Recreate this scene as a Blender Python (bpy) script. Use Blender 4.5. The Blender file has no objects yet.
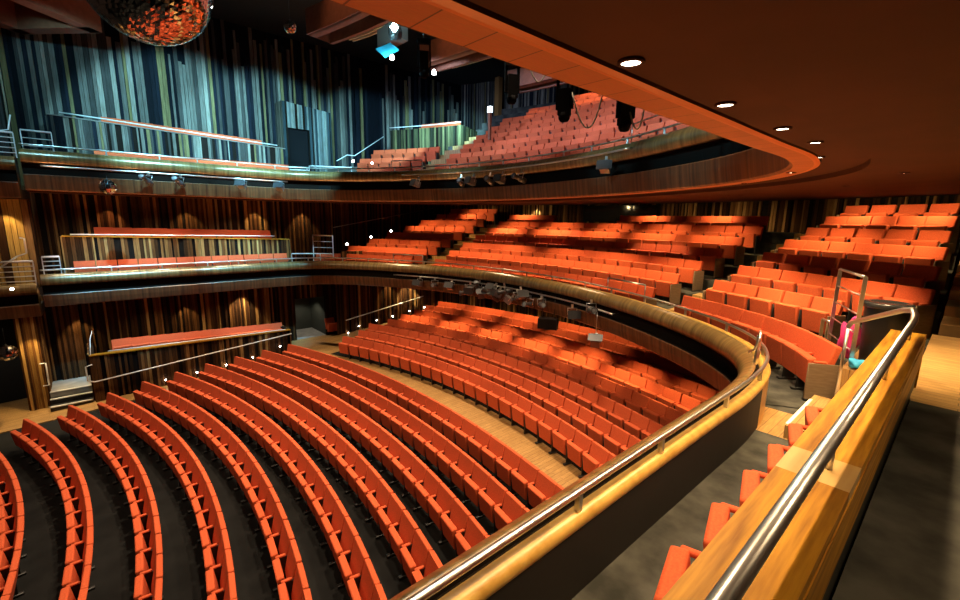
import bpy, bmesh, math, random
from mathutils import Vector, Matrix
random.seed(7)
sc = bpy.context.scene
COL = sc.collection
PI = math.pi
R_ = math.radians

# ------------------------------------------------------------------ camera
EYE = Vector((10.885, 0.0, 6.65))
FPX, YH, XV, ROLL = 435.17, 219.07, 977.6, 0.015
pit = math.atan((300 - YH) / FPX)
yaw = math.atan((XV - 480) * math.cos(pit) / FPX)
fh = Vector((-math.sin(yaw), math.cos(yaw), 0)); rt = Vector((math.cos(yaw), math.sin(yaw), 0)); zz = Vector((0, 0, 1))
FW = fh * math.cos(pit) - zz * math.sin(pit); UP = fh * math.sin(pit) + zz * math.cos(pit)
RT = rt * math.cos(ROLL) + UP * math.sin(ROLL); UP = UP * math.cos(ROLL) - rt * math.sin(ROLL)
cd = bpy.data.cameras.new('camera'); cam = bpy.data.objects.new('camera', cd); COL.objects.link(cam)
cd.sensor_width = 36; cd.lens = FPX / 960 * 36; cd.clip_start = 0.05; cd.clip_end = 200
M = Matrix.Identity(4)
for i in range(3):
    M[i][0] = RT[i]; M[i][1] = UP[i]; M[i][2] = -FW[i]; M[i][3] = EYE[i]
cam.matrix_world = M
sc.camera = cam

def pix(P):
    v = Vector(P) - EYE; w = v.dot(FW)
    if w < 0.05: return (-9999, -9999, w)
    return (480 + FPX * v.dot(RT) / w, 300 - FPX * v.dot(UP) / w, w)

# ------------------------------------------------------------------ materials
def mat(name, col=(.5, .5, .5), rough=.6, metal=0.0, emit=None, spec=.5):
    m = bpy.data.materials.new(name); m.use_nodes = True
    b = m.node_tree.nodes['Principled BSDF']
    b.inputs['Base Color'].default_value = (*col, 1); b.inputs['Roughness'].default_value = rough
    b.inputs['Metallic'].default_value = metal; b.inputs['Specular IOR Level'].default_value = spec
    if emit:
        b.inputs['Emission Color'].default_value = (*emit[0], 1); b.inputs['Emission Strength'].default_value = emit[1]
    return m
def nd(m, t, **kw):
    n = m.node_tree.nodes.new(t)
    for k, v in kw.items(): setattr(n, k, v)
    return n
def lk(m, a, ao, b, bi): m.node_tree.links.new(a.outputs[ao], b.inputs[bi])
def noisy(m, c1, c2, scale=8, sc3=(1, 1, 1), coord='Object', detail=4, bump=0.0, lo=.35, hi=.65):
    b = m.node_tree.nodes['Principled BSDF']
    tc = nd(m, 'ShaderNodeTexCoord'); mp = nd(m, 'ShaderNodeMapping'); mp.inputs['Scale'].default_value = sc3
    no = nd(m, 'ShaderNodeTexNoise'); no.inputs['Scale'].default_value = scale; no.inputs['Detail'].default_value = detail
    cr = nd(m, 'ShaderNodeValToRGB'); cr.color_ramp.elements[0].position = lo; cr.color_ramp.elements[1].position = hi
    cr.color_ramp.elements[0].color = (*c1, 1); cr.color_ramp.elements[1].color = (*c2, 1)
    lk(m, tc, coord, mp, 'Vector'); lk(m, mp, 'Vector', no, 'Vector'); lk(m, no, 'Fac', cr, 'Fac'); lk(m, cr, 'Color', b, 'Base Color')
    if bump:
        bp = nd(m, 'ShaderNodeBump'); bp.inputs['Strength'].default_value = bump; bp.inputs['Distance'].default_value = .01
        lk(m, no, 'Fac', bp, 'Height'); lk(m, bp, 'Normal', b, 'Normal')
    return m

FAB = noisy(mat('orange_fabric', rough=.85, spec=.25), (.53, .088, .030), (.66, .114, .038), 60, bump=.15)
BLK = mat('black_metal', (.012, .012, .012), .5)
STEEL = mat('brushed_steel', (.8, .79, .78), .3, 1.0)
WSTEEL = mat('pale_steel', (.85, .85, .85), .35, .15)
TAN = noisy(mat('tan_end_panel', rough=.6), (.17, .11, .06), (.22, .15, .09), 6, (1, 1, 6))
CARPET = noisy(mat('grey_carpet', rough=.95, spec=.1), (.035, .035, .03), (.085, .082, .07), 3, detail=8, bump=.2)
DFLOOR = noisy(mat('charcoal_floor', rough=.8, spec=.2), (.003, .0032, .0032), (.008, .0082, .008), 2, detail=8)
GREYF = noisy(mat('grey_vinyl_floor', rough=.6), (.23, .23, .21), (.32, .31, .28), 3)
def planks(name, c1, c2, w=.12, along='y', rough=.4):
    m = mat(name, rough=rough); b = m.node_tree.nodes['Principled BSDF']
    tc = nd(m, 'ShaderNodeTexCoord'); mp = nd(m, 'ShaderNodeMapping')
    if along == 'y': mp.inputs['Rotation'].default_value = (0, 0, PI / 2)
    br = nd(m, 'ShaderNodeTexBrick'); br.inputs['Scale'].default_value = 1
    br.inputs['Brick Width'].default_value = 1.1; br.inputs['Row Height'].default_value = w; br.inputs['Mortar Size'].default_value = .004
    br.inputs['Color1'].default_value = (*c1, 1); br.inputs['Color2'].default_value = (*c2, 1); br.inputs['Mortar'].default_value = (c1[0] * .3, c1[1] * .3, c1[2] * .3, 1)
    no = nd(m, 'ShaderNodeTexNoise'); no.inputs['Scale'].default_value = 5; no.inputs['Detail'].default_value = 6
    mp2 = nd(m, 'ShaderNodeMapping'); mp2.inputs['Scale'].default_value = (1, 9, 1)
    mx = nd(m, 'ShaderNodeMixRGB', blend_type='MULTIPLY'); mx.inputs['Fac'].default_value = .7
    cr = nd(m, 'ShaderNodeValToRGB'); cr.color_ramp.elements[0].color = (.45, .4, .35, 1); cr.color_ramp.elements[0].position = .3; cr.color_ramp.elements[1].position = .7
    lk(m, tc, 'Object', mp, 'Vector'); lk(m, mp, 'Vector', br, 'Vector'); lk(m, mp, 'Vector', mp2, 'Vector'); lk(m, mp2, 'Vector', no, 'Vector')
    lk(m, no, 'Fac', cr, 'Fac'); lk(m, br, 'Color', mx, 'Color1'); lk(m, cr, 'Color', mx, 'Color2'); lk(m, mx, 'Color', b, 'Base Color')
    return m
WOODF = planks('oak_floor', (.42, .24, .08), (.52, .31, .11))
WOODW = planks('walkway_oak_floor', (.45, .26, .09), (.56, .34, .12), .1, 'x')
def grainwood(name, c1, c2, sc3, rough=.35, scale=3):
    m = noisy(mat(name, rough=rough), c1, c2, scale, sc3, detail=8, lo=.3, hi=.7)
    b = m.node_tree.nodes['Principled BSDF']; b.inputs['Coat Weight'].default_value = .12; b.inputs['Coat Roughness'].default_value = .25
    return m
OAK = grainwood('varnished_oak', (.22, .085, .005), (.56, .27, .02), (11, .7, 11), .5)
OAK.node_tree.nodes['Principled BSDF'].inputs['Coat Weight'].default_value = 0; OAK.node_tree.nodes['Principled BSDF'].inputs['Specular IOR Level'].default_value = .2
OAKP = grainwood('pale_oak_joint', (.45, .27, .09), (.55, .36, .14), (8, .8, 8))
OAKI = grainwood('honey_oak_panel', (.5, .23, .04), (.62, .32, .07), (1, 1, 5))
def ribbed(name, c1, c2, rough=.35, metal=.2, us=9.0, coat=.2):
    m = mat(name, rough=rough, metal=metal); b = m.node_tree.nodes['Principled BSDF']
    uv = nd(m, 'ShaderNodeUVMap'); mp = nd(m, 'ShaderNodeMapping'); mp.inputs['Scale'].default_value = (us, .35, 1)
    no = nd(m, 'ShaderNodeTexNoise'); no.inputs['Scale'].default_value = 1.0; no.inputs['Detail'].default_value = 5
    cr = nd(m, 'ShaderNodeValToRGB'); cr.color_ramp.elements[0].position = .36; cr.color_ramp.elements[1].position = .62
    cr.color_ramp.elements[0].color = (*c1, 1); cr.color_ramp.elements[1].color = (*c2, 1)
    lk(m, uv, 'UV', mp, 'Vector'); lk(m, mp, 'Vector', no, 'Vector'); lk(m, no, 'Fac', cr, 'Fac'); lk(m, cr, 'Color', b, 'Base Color')
    bp = nd(m, 'ShaderNodeBump'); bp.inputs['Strength'].default_value = .35; bp.inputs['Distance'].default_value = .02
    lk(m, no, 'Fac', bp, 'Height'); lk(m, bp, 'Normal', b, 'Normal')
    b.inputs['Coat Weight'].default_value = coat; b.inputs['Coat Roughness'].default_value = .25
    return m
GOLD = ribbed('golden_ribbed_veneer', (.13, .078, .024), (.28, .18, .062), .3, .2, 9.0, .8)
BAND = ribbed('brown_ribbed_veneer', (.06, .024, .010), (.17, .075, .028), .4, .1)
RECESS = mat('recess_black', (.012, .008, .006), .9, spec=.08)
HANG = mat('matt_black', (.006, .006, .007), .9, spec=.08)
CAPW = grainwood('yellow_oak_cap', (.50, .27, .05), (.72, .45, .11), (3, 3, 3))
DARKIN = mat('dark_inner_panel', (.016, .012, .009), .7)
SOFF = mat('orange_soffit_wood', rough=.45)
def _soff():
    m = SOFF; b = m.node_tree.nodes['Principled BSDF']
    uv = nd(m, 'ShaderNodeUVMap'); br = nd(m, 'ShaderNodeTexBrick'); br.offset = 0
    br.inputs['Scale'].default_value = 1; br.inputs['Brick Width'].default_value = .26; br.inputs['Row Height'].default_value = 3; br.inputs['Mortar Size'].default_value = .004
    br.inputs['Color1'].default_value = (.46, .145, .045, 1); br.inputs['Color2'].default_value = (.52, .17, .055, 1); br.inputs['Mortar'].default_value = (.1, .03, .01, 1)  # light bounced up from the seats is partly put into this orange
    no = nd(m, 'ShaderNodeTexNoise'); mp = nd(m, 'ShaderNodeMapping'); mp.inputs['Scale'].default_value = (3, 30, 1)
    mx = nd(m, 'ShaderNodeMixRGB', blend_type='MULTIPLY'); mx.inputs['Fac'].default_value = .45
    lk(m, uv, 'UV', br, 'Vector'); lk(m, uv, 'UV', mp, 'Vector'); lk(m, mp, 'Vector', no, 'Vector')
    lk(m, br, 'Color', mx, 'Color1'); lk(m, no, 'Color', mx, 'Color2'); lk(m, mx, 'Color', b, 'Base Color')
_soff()
SOFFS = mat('orange_soffit_strip', (.55, .16, .04), .4)
CEIL = noisy(mat('dark_brown_ceiling', rough=.8, spec=.2), (.052, .017, .007), (.064, .021, .009), 1.5)
BLACKC = mat('black_ceiling', (.006, .006, .007), .9)
BEAM = grainwood('reddish_beam_cladding', (.20, .07, .035), (.27, .10, .05), (2, 2, 2), .5)
GREYBOX = mat('grey_painted_panel', (.16, .14, .12), .6)
LAMP = mat('lamp_glow', (1, .95, .85), emit=((1, .86, .66), 14))
LED = mat('white_led', (1, 1, 1), emit=((1, .97, .92), 30))
COOL = mat('cool_lamp_glow', (1, 1, 1), emit=((.55, .9, 1), 40))
MIRROR = mat('mirror_tile', (.92, .9, .88), .06, 1.0)
GLASSD = mat('dark_control_window', (.006, .007, .008), .1)
CYANP = mat('cyan_filter', (.05, .45, .6), .3)
PINK = noisy(mat('pink_cloth', rough=.8), (.75, .03, .2), (.85, .06, .3), 9)
BLUE = noisy(mat('blue_cloth', rough=.7), (.02, .3, .6), (.03, .4, .7), 9)
NOSE = mat('white_nosing', (.75, .75, .72), .5)
def slatmat(name, rough=.55):
    m = mat(name, rough=.75, spec=.08); b = m.node_tree.nodes['Principled BSDF']
    at = nd(m, 'ShaderNodeVertexColor', layer_name='Col'); tc = nd(m, 'ShaderNodeTexCoord'); mp = nd(m, 'ShaderNodeMapping'); mp.inputs['Scale'].default_value = (12, 12, .8)
    no = nd(m, 'ShaderNodeTexNoise'); no.inputs['Scale'].default_value = 3; no.inputs['Detail'].default_value = 5
    cr = nd(m, 'ShaderNodeValToRGB'); cr.color_ramp.elements[0].color = (.55, .5, .45, 1); cr.color_ramp.elements[0].position = .3; cr.color_ramp.elements[1].position = .7
    mx = nd(m, 'ShaderNodeMixRGB', blend_type='MULTIPLY'); mx.inputs['Fac'].default_value = 1
    lk(m, tc, 'Object', mp, 'Vector'); lk(m, mp, 'Vector', no, 'Vector'); lk(m, no, 'Fac', cr, 'Fac')
    lk(m, at, 'Color', mx, 'Color1'); lk(m, cr, 'Color', mx, 'Color2'); lk(m, mx, 'Color', b, 'Base Color')
    return m
SLAT = slatmat('timber_slats')

# ------------------------------------------------------------------ mesh helpers
class MB:
    def __init__(s): s.v = []; s.f = []; s.c = []; s.uv = []; s.smooth = []; s.mi = []
    def add(s, vs, fs, col=None, uvs=None, smooth=False, mi=0):
        b = len(s.v); s.v += [tuple(v) for v in vs]
        for i, f in enumerate(fs):
            s.f.append([b + k for k in f]); s.c.append(col); s.uv.append(uvs[i] if uvs else None); s.smooth.append(smooth); s.mi.append(mi)
    def box(s, a, b, col=None, T=None, mi=0):
        x0, y0, z0 = a; x1, y1, z1 = b
        vs = [Vector(p) for p in ((x0, y0, z0), (x1, y0, z0), (x1, y1, z0), (x0, y1, z0), (x0, y0, z1), (x1, y0, z1), (x1, y1, z1), (x0, y1, z1))]
        if T is not None: vs = [T @ v for v in vs]
        s.add(vs, [(0, 3, 2, 1), (4, 5, 6, 7), (0, 1, 5, 4), (1, 2, 6, 5), (2, 3, 7, 6), (3, 0, 4, 7)], col, mi=mi)
    def prism(s, pts, z0, z1, col=None):          # horizontal polygon (ccw) extruded; z may be a function
        n = len(pts); g = (lambda z, p: z(p) if callable(z) else z)
        vs = [(p[0], p[1], g(z0, p)) for p in pts] + [(p[0], p[1], g(z1, p)) for p in pts]
        s.add(vs, [tuple(range(n - 1, -1, -1)), tuple(range(n, 2 * n))] + [(i, (i + 1) % n, n + (i + 1) % n, n + i) for i in range(n)], col)
    def tube(s, pts, r, n=8, cap=True):
        pts = [Vector(p) for p in pts]; m = len(pts); rings = []; up = Vector((0, 0, 1))
        for i, p in enumerate(pts):
            d = (pts[min(i + 1, m - 1)] - pts[max(i - 1, 0)]).normalized()
            a = d.cross(up)
            if a.length < .05: a = d.cross(Vector((1, 0, 0)))
            a.normalize(); b = a.cross(d)
            if i and rings:
                pa = rings[-1][1]; a2 = pa - d * pa.dot(d)
                if a2.length > .1: a = a2.normalized(); b = a.cross(d)
            k = 1.0
            if 0 < i < m - 1:
                d1 = (p - pts[i - 1]).normalized(); cs = max(.5, d1.dot(d)); k = 1 / cs
            rings.append(([p + (a * math.cos(2 * PI * j / n) + b * math.sin(2 * PI * j / n)) * r for j in range(n)], a))
        vs = [q for rg in rings for q in rg[0]]; fs = []
        for i in range(m - 1):
            for j in range(n): fs.append((i * n + j, i * n + (j + 1) % n, (i + 1) * n + (j + 1) % n, (i + 1) * n + j))
        s.add(vs, fs, smooth=True)
        if cap: s.add([], [])
        if cap:
            b = len(s.v) - len(vs)
            for f in (list(range(b + n - 1, b - 1, -1)), list(range(b + (m - 1) * n, b + m * n))):
                s.f.append(f); s.c.append(None); s.uv.append(None); s.smooth.append(False); s.mi.append(0)
    def lathe(s, prof, n=20, T=None, smooth=True, c=(0, 0, 0)):
        vs = []; fs = []
        for (r, z) in prof:
            for j in range(n):
                a = 2 * PI * j / n; v = Vector((c[0] + r * math.cos(a), c[1] + r * math.sin(a), c[2] + z)); vs.append(T @ v if T is not None else v)
        for i in range(len(prof) - 1):
            for j in range(n): fs.append((i * n + j, i * n + (j + 1) % n, (i + 1) * n + (j + 1) % n, (i + 1) * n + j))
        fs.append(tuple(range(n - 1, -1, -1))); fs.append(tuple(range((len(prof) - 1) * n, len(prof) * n)))
        s.add(vs, fs, smooth=smooth)
    def sweep(s, plan, prof, nrm, closed=False, i0=0, i1=None, z=None):
        i1 = len(plan) if i1 is None else i1
        u = [0]
        for a, b in zip(plan[:-1], plan[1:]): u.append(u[-1] + math.hypot(b[0] - a[0], b[1] - a[1]))
        pr = list(prof) + ([prof[0]] if closed else [])
        w = [0]
        for a, b in zip(pr[:-1], pr[1:]): w.append(w[-1] + math.hypot(b[0] - a[0], b[1] - a[1]))
        vs = []; m = len(pr)
        for i in range(i0, i1):
            for (o, zq) in pr: vs.append((plan[i][0] + nrm[i][0] * o, plan[i][1] + nrm[i][1] * o, zq + (z(plan[i]) if z else 0)))
        fs = []; uvs = []
        for i in range(i1 - i0 - 1):
            for j in range(m - 1):
                fs.append((i * m + j, (i + 1) * m + j, (i + 1) * m + j + 1, i * m + j + 1))
                uvs.append(((u[i0 + i], w[j]), (u[i0 + i + 1], w[j]), (u[i0 + i + 1], w[j + 1]), (u[i0 + i], w[j + 1])))
        s.add(vs, fs, uvs=uvs, smooth=False)
        if closed:
            b = len(s.v) - len(vs)
            s.f.append([b + j for j in range(m - 1)]); s.f.append([b + (i1 - i0 - 1) * m + j for j in range(m - 2, -1, -1)])
            for _ in range(2): s.c.append(None); s.uv.append(None); s.smooth.append(False); s.mi.append(0)
    def mesh(s, name, mats):
        me = bpy.data.meshes.new(name); me.from_pydata(s.v, [], s.f)
        for m in (mats if isinstance(mats, (list, tuple)) else [mats]): me.materials.append(m)
        if any(c is not None for c in s.c):
            ca = me.color_attributes.new('Col', 'FLOAT_COLOR', 'CORNER'); arr = []
            for f, c in zip(s.f, s.c): arr += list((*(c or (.1, .1, .1)), 1)) * len(f)
            ca.data.foreach_set('color', arr)
        if any(c is not None for c in s.uv):
            ul = me.uv_layers.new(name='UVMap'); arr = []
            for f, c in zip(s.f, s.uv):
                for k in range(len(f)): arr += list(c[k]) if c else [0, 0]
            ul.data.foreach_set('uv', arr)
        me.polygons.foreach_set('use_smooth', s.smooth); me.polygons.foreach_set('material_index', s.mi)
        me.update(); return me
    def build(s, name, mats, parent=None, loc=None):
        o = bpy.data.objects.new(name, s.mesh(name, mats)); COL.objects.link(o)
        if parent: o.parent = parent
        if loc: o.location = loc
        return o

def rbox_mesh(name, boxes, m, bev=.015, seg=2):
    bm = bmesh.new()
    for (c, sz, rot) in boxes:
        T = Matrix.Translation(c) @ Matrix.Rotation(rot, 4, 'X') @ Matrix.Diagonal((*sz, 1))
        bmesh.ops.create_cube(bm, size=1, matrix=T)
    bmesh.ops.bevel(bm, geom=bm.edges[:], offset=bev, segments=seg, profile=.6, affect='EDGES')
    me = bpy.data.meshes.new(name); bm.to_mesh(me); bm.free(); me.materials.append(m)
    for p in me.polygons: p.use_smooth = len(p.vertices) == 4 and p.area < .02
    return me

def tag(o, label, cat, group=None, kind=None):
    o['label'] = label; o['category'] = cat
    if group: o['group'] = group
    if kind: o['kind'] = kind
    return o
def struct(o, label=None, cat=None):
    o['kind'] = 'structure'
    if label: o['label'] = label
    if cat: o['category'] = cat
    return o
def thing(name, label, cat, loc=(0, 0, 0), rz=0, group=None):
    o = bpy.data.objects.new(name, None); COL.objects.link(o); o.location = loc; o.rotation_euler = (0, 0, rz); o.empty_display_size = .1
    return tag(o, label, cat, group)
def dup(root, loc, rz, label=None, group=None, rot=None):
    r = root.copy(); COL.objects.link(r); r.location = loc; r.rotation_euler = rot or (0, 0, rz)
    if label: r['label'] = label
    if group: r['group'] = group
    for ch in list(root.children):
        c = ch.copy(); COL.objects.link(c); c.parent = r
        for g in ch.children:
            d = g.copy(); COL.objects.link(d); d.parent = c
    return r

# ------------------------------------------------------------------ plan curve of both balcony fronts
CP = [(9.12, -5), (9.12, -3), (9.12, -1), (9.12, 1), (9.12, 3), (9.13, 4.6), (9.13, 5.9), (8.98, 7.0), (8.5, 8.0), (7.55, 8.92), (6.4, 9.65), (5.0, 10.35), (3.4, 10.92), (1.6, 11.3), (-.3, 11.45),
      (-2.1, 11.33), (-3.8, 10.95), (-5.3, 10.35), (-6.7, 9.6), (-7.8, 8.85), (-8.65, 8.05), (-9.1, 7.1), (-9.22, 6.0), (-9.2, 4.5), (-9.16, 2.8), (-9.14, 1), (-9.14, -.6), (-9.14, -1.38)]
def catmull(P, n=6):
    out = []
    for i in range(len(P) - 1):
        p0 = P[max(i - 1, 0)]; p1 = P[i]; p2 = P[i + 1]; p3 = P[min(i + 2, len(P) - 1)]
        for k in range(n):
            t = k / n
            out.append(tuple(.5 * (2 * p1[d] + (p2[d] - p0[d]) * t + (2 * p0[d] - 5 * p1[d] + 4 * p2[d] - p3[d]) * t * t + (3 * p1[d] - p0[d] - 3 * p2[d] + p3[d]) * t ** 3) for d in (0, 1)))
    out.append(P[-1]); return out
PL = catmull(CP)
def normals(P):
    N = []
    for i in range(len(P)):
        a = P[max(i - 1, 0)]; b = P[min(i + 1, len(P) - 1)]; dx, dy = b[0] - a[0], b[1] - a[1]; l = math.hypot(dx, dy); N.append((-dy / l, dx / l))
    return N
NL = normals(PL)
CPU = [((9.36 if p[0] > 9 and p[1] < 6 else p[0] + (.14 if p[1] < 7.2 else .03) if p[0] > 0 else p[0] - (.12 if p[0] < -9 else 0)), p[1]) for p in CP]
PLL, NLL = PL, NL; PLU = catmull(CPU); NLU = normals(PLU)
def set_plan(up):
    global PL, NL
    PL, NL = (PLU, NLU) if up else (PLL, NLL)
def off(i, o, z): return (PL[i][0] + NL[i][0] * o, PL[i][1] + NL[i][1] * o, z)

CC = (.2, -5.49); CR0 = 17.62; CD = .95; CZ0 = 4.0; CRISE = .334        # circle rows
WALLR = 25.3; WX = 12.25

def balcony(ztop, zbot, floorz, tagname, label, i0=0):
    """ribbed convex band over a dark recess over a lower ribbed band"""
    root = struct(thing('balcony_front', label, 'balcony front'))
    H = ztop - zbot; zt = ztop
    g0 = zt - .33 * H; r1 = zt - .61 * H
    b = MB(); b.sweep(PL, [(-.06, zt - .01), (-.04, zt + .015), (.0, zt), (.07, zt - .045), (.12, zt - .11), (.145, zt - .19), (.14, zt - .26), (.10, g0 + .02), (.02, g0)], NL)
    for i in range(len(b.smooth)): b.smooth[i] = True
    b.build('upper_band', GOLD, root)
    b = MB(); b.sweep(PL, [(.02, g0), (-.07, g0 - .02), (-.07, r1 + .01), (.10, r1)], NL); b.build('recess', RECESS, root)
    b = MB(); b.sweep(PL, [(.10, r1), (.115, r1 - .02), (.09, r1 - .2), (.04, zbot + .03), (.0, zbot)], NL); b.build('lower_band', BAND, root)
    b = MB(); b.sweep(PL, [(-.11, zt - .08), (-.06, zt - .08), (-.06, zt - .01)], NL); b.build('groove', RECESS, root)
    b = MB(); b.sweep(PL, [(-.235, zt - .10), (-.245, zt - .05), (-.225, zt - .015), (-.18, zt), (-.14, zt - .005), (-.115, zt - .03), (-.11, zt - .08)], NL)
    for i in range(len(b.smooth)): b.smooth[i] = True
    b.build('rounded_cap', CAPW, root)
    # end caps at the stage end of the far arm
    for i in (len(PL) - 1,):
        pr = [(-.22, floorz), (-.22, zt - .05), (0, zt), (.12, zt - .11), (.14, zt - .26), (.02, g0), (.0, r1), (.10, r1), (.0, zbot), (-.22, zbot)]
        b = MB(); b.add([(PL[i][0] + NL[i][0] * o, PL[i][1] - .005, z) for o, z in pr], [tuple(range(len(pr)))]); b.build('end_panel', BAND, root)
    # inner face, honey oak where the near corner turns
    ia = min(range(len(PL)), key=lambda i: abs(PL[i][1] - 6.2) + (0 if PL[i][0] > 0 else 99)); ib = min(range(len(PL)), key=lambda i: abs(PL[i][1] - 7.55) + (0 if PL[i][0] > 0 else 99))
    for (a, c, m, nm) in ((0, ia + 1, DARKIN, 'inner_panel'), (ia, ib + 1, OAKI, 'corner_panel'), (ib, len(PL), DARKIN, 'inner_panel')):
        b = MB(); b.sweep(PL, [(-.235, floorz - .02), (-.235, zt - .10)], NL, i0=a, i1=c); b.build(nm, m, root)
    return root

def front_rail(zr, inb, label, group):
    t = thing('front_handrail', label, 'handrail', group=group)
    b = MB(); b.tube([off(i, inb, zr) for i in range(len(PL))], .024, 8); b.build('rail', STEEL, t)
    L = 0; nxt = .4
    for i in range(1, len(PL)):
        L += math.hypot(PL[i][0] - PL[i - 1][0], PL[i][1] - PL[i - 1][1])
        if L > nxt:
            nxt += 1.35; b = MB(); p = off(i, inb, 0); b.box((p[0] - .02, p[1] - .02, zr - .15), (p[0] + .02, p[1] + .02, zr - .01)); b.build('post', STEEL, t)
    return t

# circle balcony
balcony(4.644, 3.58, 3.98, 'circle', 'lower golden ribbed balcony front sweeping around the circle seats')
front_rail(4.785, -.185, 'long steel handrail along the lower balcony front', 'balcony front handrails')
set_plan(True)
balcony(8.60, 7.35, 7.7, 'upper', 'upper ribbed balcony front with blue lit top edge')
front_rail(8.76, -.1, 'long steel handrail along the upper balcony front', 'balcony front handrails')

set_plan(False)

# soffits: panelled ring then ceiling out to the walls
def wallhit(p, n):
    best = 99
    for X in (-WX, WX):
        if abs(n[0]) > 1e-6:
            t = (X - p[0]) / n[0]
            if t > .01: best = min(best, t)
    dx, dy = p[0] - CC[0], p[1] - CC[1]; bb = dx * n[0] + dy * n[1]; cc = dx * dx + dy * dy - (WALLR + .05) ** 2
    t = -bb + math.sqrt(bb * bb - cc)
    return min(best, t)
def soffit(zb, name, rise, ringmat, stripmat):
    root = struct(thing(name, None, None)); del root['label']; del root['category']
    b = MB(); b.sweep(PL, [(.0, zb), (-.21, zb - .002)], NL); b.build('ring_panel', ringmat, root)
    b = MB(); b.sweep(PL, [(-.21, zb - .002), (-.235, zb - .004), (-.27, zb + .004)], NL); b.build('ring_strip', stripmat, root)
    b = MB(); b.sweep(PL, [(-.27, zb + .004), (-.275, zb + .022), (-.70, zb + .022), (-.705, zb - .045)], NL); b.build('lamp_channel', CEIL, root)
    b = MB(); vs = []; K = 5
    for i in range(len(PL)):
        n = (-NL[i][0], -NL[i][1]); p = (PL[i][0] + n[0] * .705, PL[i][1] + n[1] * .705); T = wallhit(p, n)
        for k in range(K): t = T * k / (K - 1); vs.append((p[0] + n[0] * t, p[1] + n[1] * t, zb - .045 + rise * t ))
    fs = [(i * K + k, i * K + k + 1, (i + 1) * K + k + 1, (i + 1) * K + k) for i in range(len(PL) - 1) for k in range(K - 1)]
    b.add(vs, fs, smooth=True); b.build('ceiling_panel', CEIL, root)
    return root
set_plan(True); soffit(7.35, 'ceiling', .022, SOFF, SOFFS); set_plan(False)
soffit(3.58, 'ceiling', .10, SOFF, SOFFS)

# ------------------------------------------------------------------ floors
def strip_floor(name, m, z, o0, oend, i0=0, i1=None):
    b = MB(); b.sweep(PL, [(o0, z), (oend, z)], NL, i0=i0, i1=i1); return struct(b.build(name, m))
def ring(b, c, r0, r1, z, x0, x1, riser=None, n=40):
    """flat annular tread between radii, clipped to x0..x1, with a riser on its inner edge"""
    vs = []; 
    for k in range(n + 1):
        x = x0 + (x1 - x0) * k / n - c[0]
        for r in (r0, r1):
            vs.append((x + c[0], c[1] + math.sqrt(max(r * r - x * x, 0)), z))
    b.add(vs, [(2 * k, 2 * k + 2, 2 * k + 3, 2 * k + 1) for k in range(n)])
    if riser is not None:
        v2 = [vs[2 * k] for k in range(n + 1)] + [(vs[2 * k][0], vs[2 * k][1], riser) for k in range(n + 1)]
        b.add(v2, [(k, n + 1 + k, n + 2 + k, k + 1) for k in range(n)])
iN = [i for i in range(len(PL)) if PL[i][1] < 6.35 and PL[i][0] > 0]; iF = [i for i in range(len(PL)) if PL[i][1] < 7.2 and PL[i][0] < 0]
b = MB(); b.prism([(9.34, -5), (10.46, -5), (10.46, 6.22), (9.34, 6.22)], 3.75, 4.0); struct(b.build('floor_near_arm', CARPET))
b = MB(); b.prism([(9.2, 6.22), (10.62, 6.22), (10.62, 7.15), (9.05, 7.15)], 3.75, 4.0); struct(b.build('floor_near_landing', WOODF))
b = MB(); b.prism([(-10.5, -1.38), (-9.38, -1.38), (-9.38, 7.4), (-10.5, 7.4)], 3.75, 4.0); struct(b.build('floor_far_arm', WOODF))
iB0 = min(i for i in range(len(PL)) if PL[i][1] > 7.0); iB1 = max(i for i in range(len(PL)) if PL[i][1] > 7.0)
def circ_y(r, x, c=CC): return c[1] + math.sqrt(max(r * r - (x - c[0]) ** 2, .01))
# first tread: from parapet to row-1 riser
b = MB(); vs = []
R1 = CR0 + CD - .78
for i in range(iB0, iB1 + 1):
    p = off(i, -.21, 4.0); vs.append(p)
    x = max(-12.2, min(12.2, p[0] * (10.9 / 8.9))); y = circ_y(R1, x); vs.append((x, y, 4.0))
n_ = iB1 - iB0 + 1
b.add(vs, [(2 * k, 2 * k + 2, 2 * k + 3, 2 * k + 1) for k in range(n_ - 1)]); struct(b.build('floor_circle', CARPET))
b = MB()
for k in range(1, 8):
    z = CZ0 + CRISE * k; r0 = CR0 + CD * k - .78; xr = 9.75 if k == 1 else 10.65
    ring(b, CC, r0, r0 + CD + (.9 if k == 7 else .02), z, -11.3, xr, riser=z - CRISE)
o = b.build('floor_circle_tier', CARPET); struct(o)
# aisle treads (lit oak steps) in the circle
def aisle(xa, xb, slope, label, c=CC, r00=CR0, d=CD, z0=CZ0, rise=CRISE, rows=range(1, 8), name='floor_aisle_steps'):
    b = MB(); bn = MB()
    for k in rows:
        for h in (0, 1):
            z = z0 + rise * (k - .5 + .5 * h) + .004; r0 = r00 + d * (k - .5 + .5 * h) - .80
            x0 = xa + slope * k; x1 = xb + slope * k; vs = []
            for x in (x0, x1):
                for r in (r0, r0 + d * .5 + .01): vs.append((x, circ_y(r, x, c), z))
            b.add(vs, [(0, 2, 3, 1)]); b.add([vs[0], vs[2], (vs[2][0], vs[2][1], z - rise * .5), (vs[0][0], vs[0][1], z - rise * .5)], [(0, 3, 2, 1)])
    return struct(b.build(name, WOODF))
aisle(5.45, 6.4, .22, 'right')
aisle(-6.1, -4.95, -.19, 'left')

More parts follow.
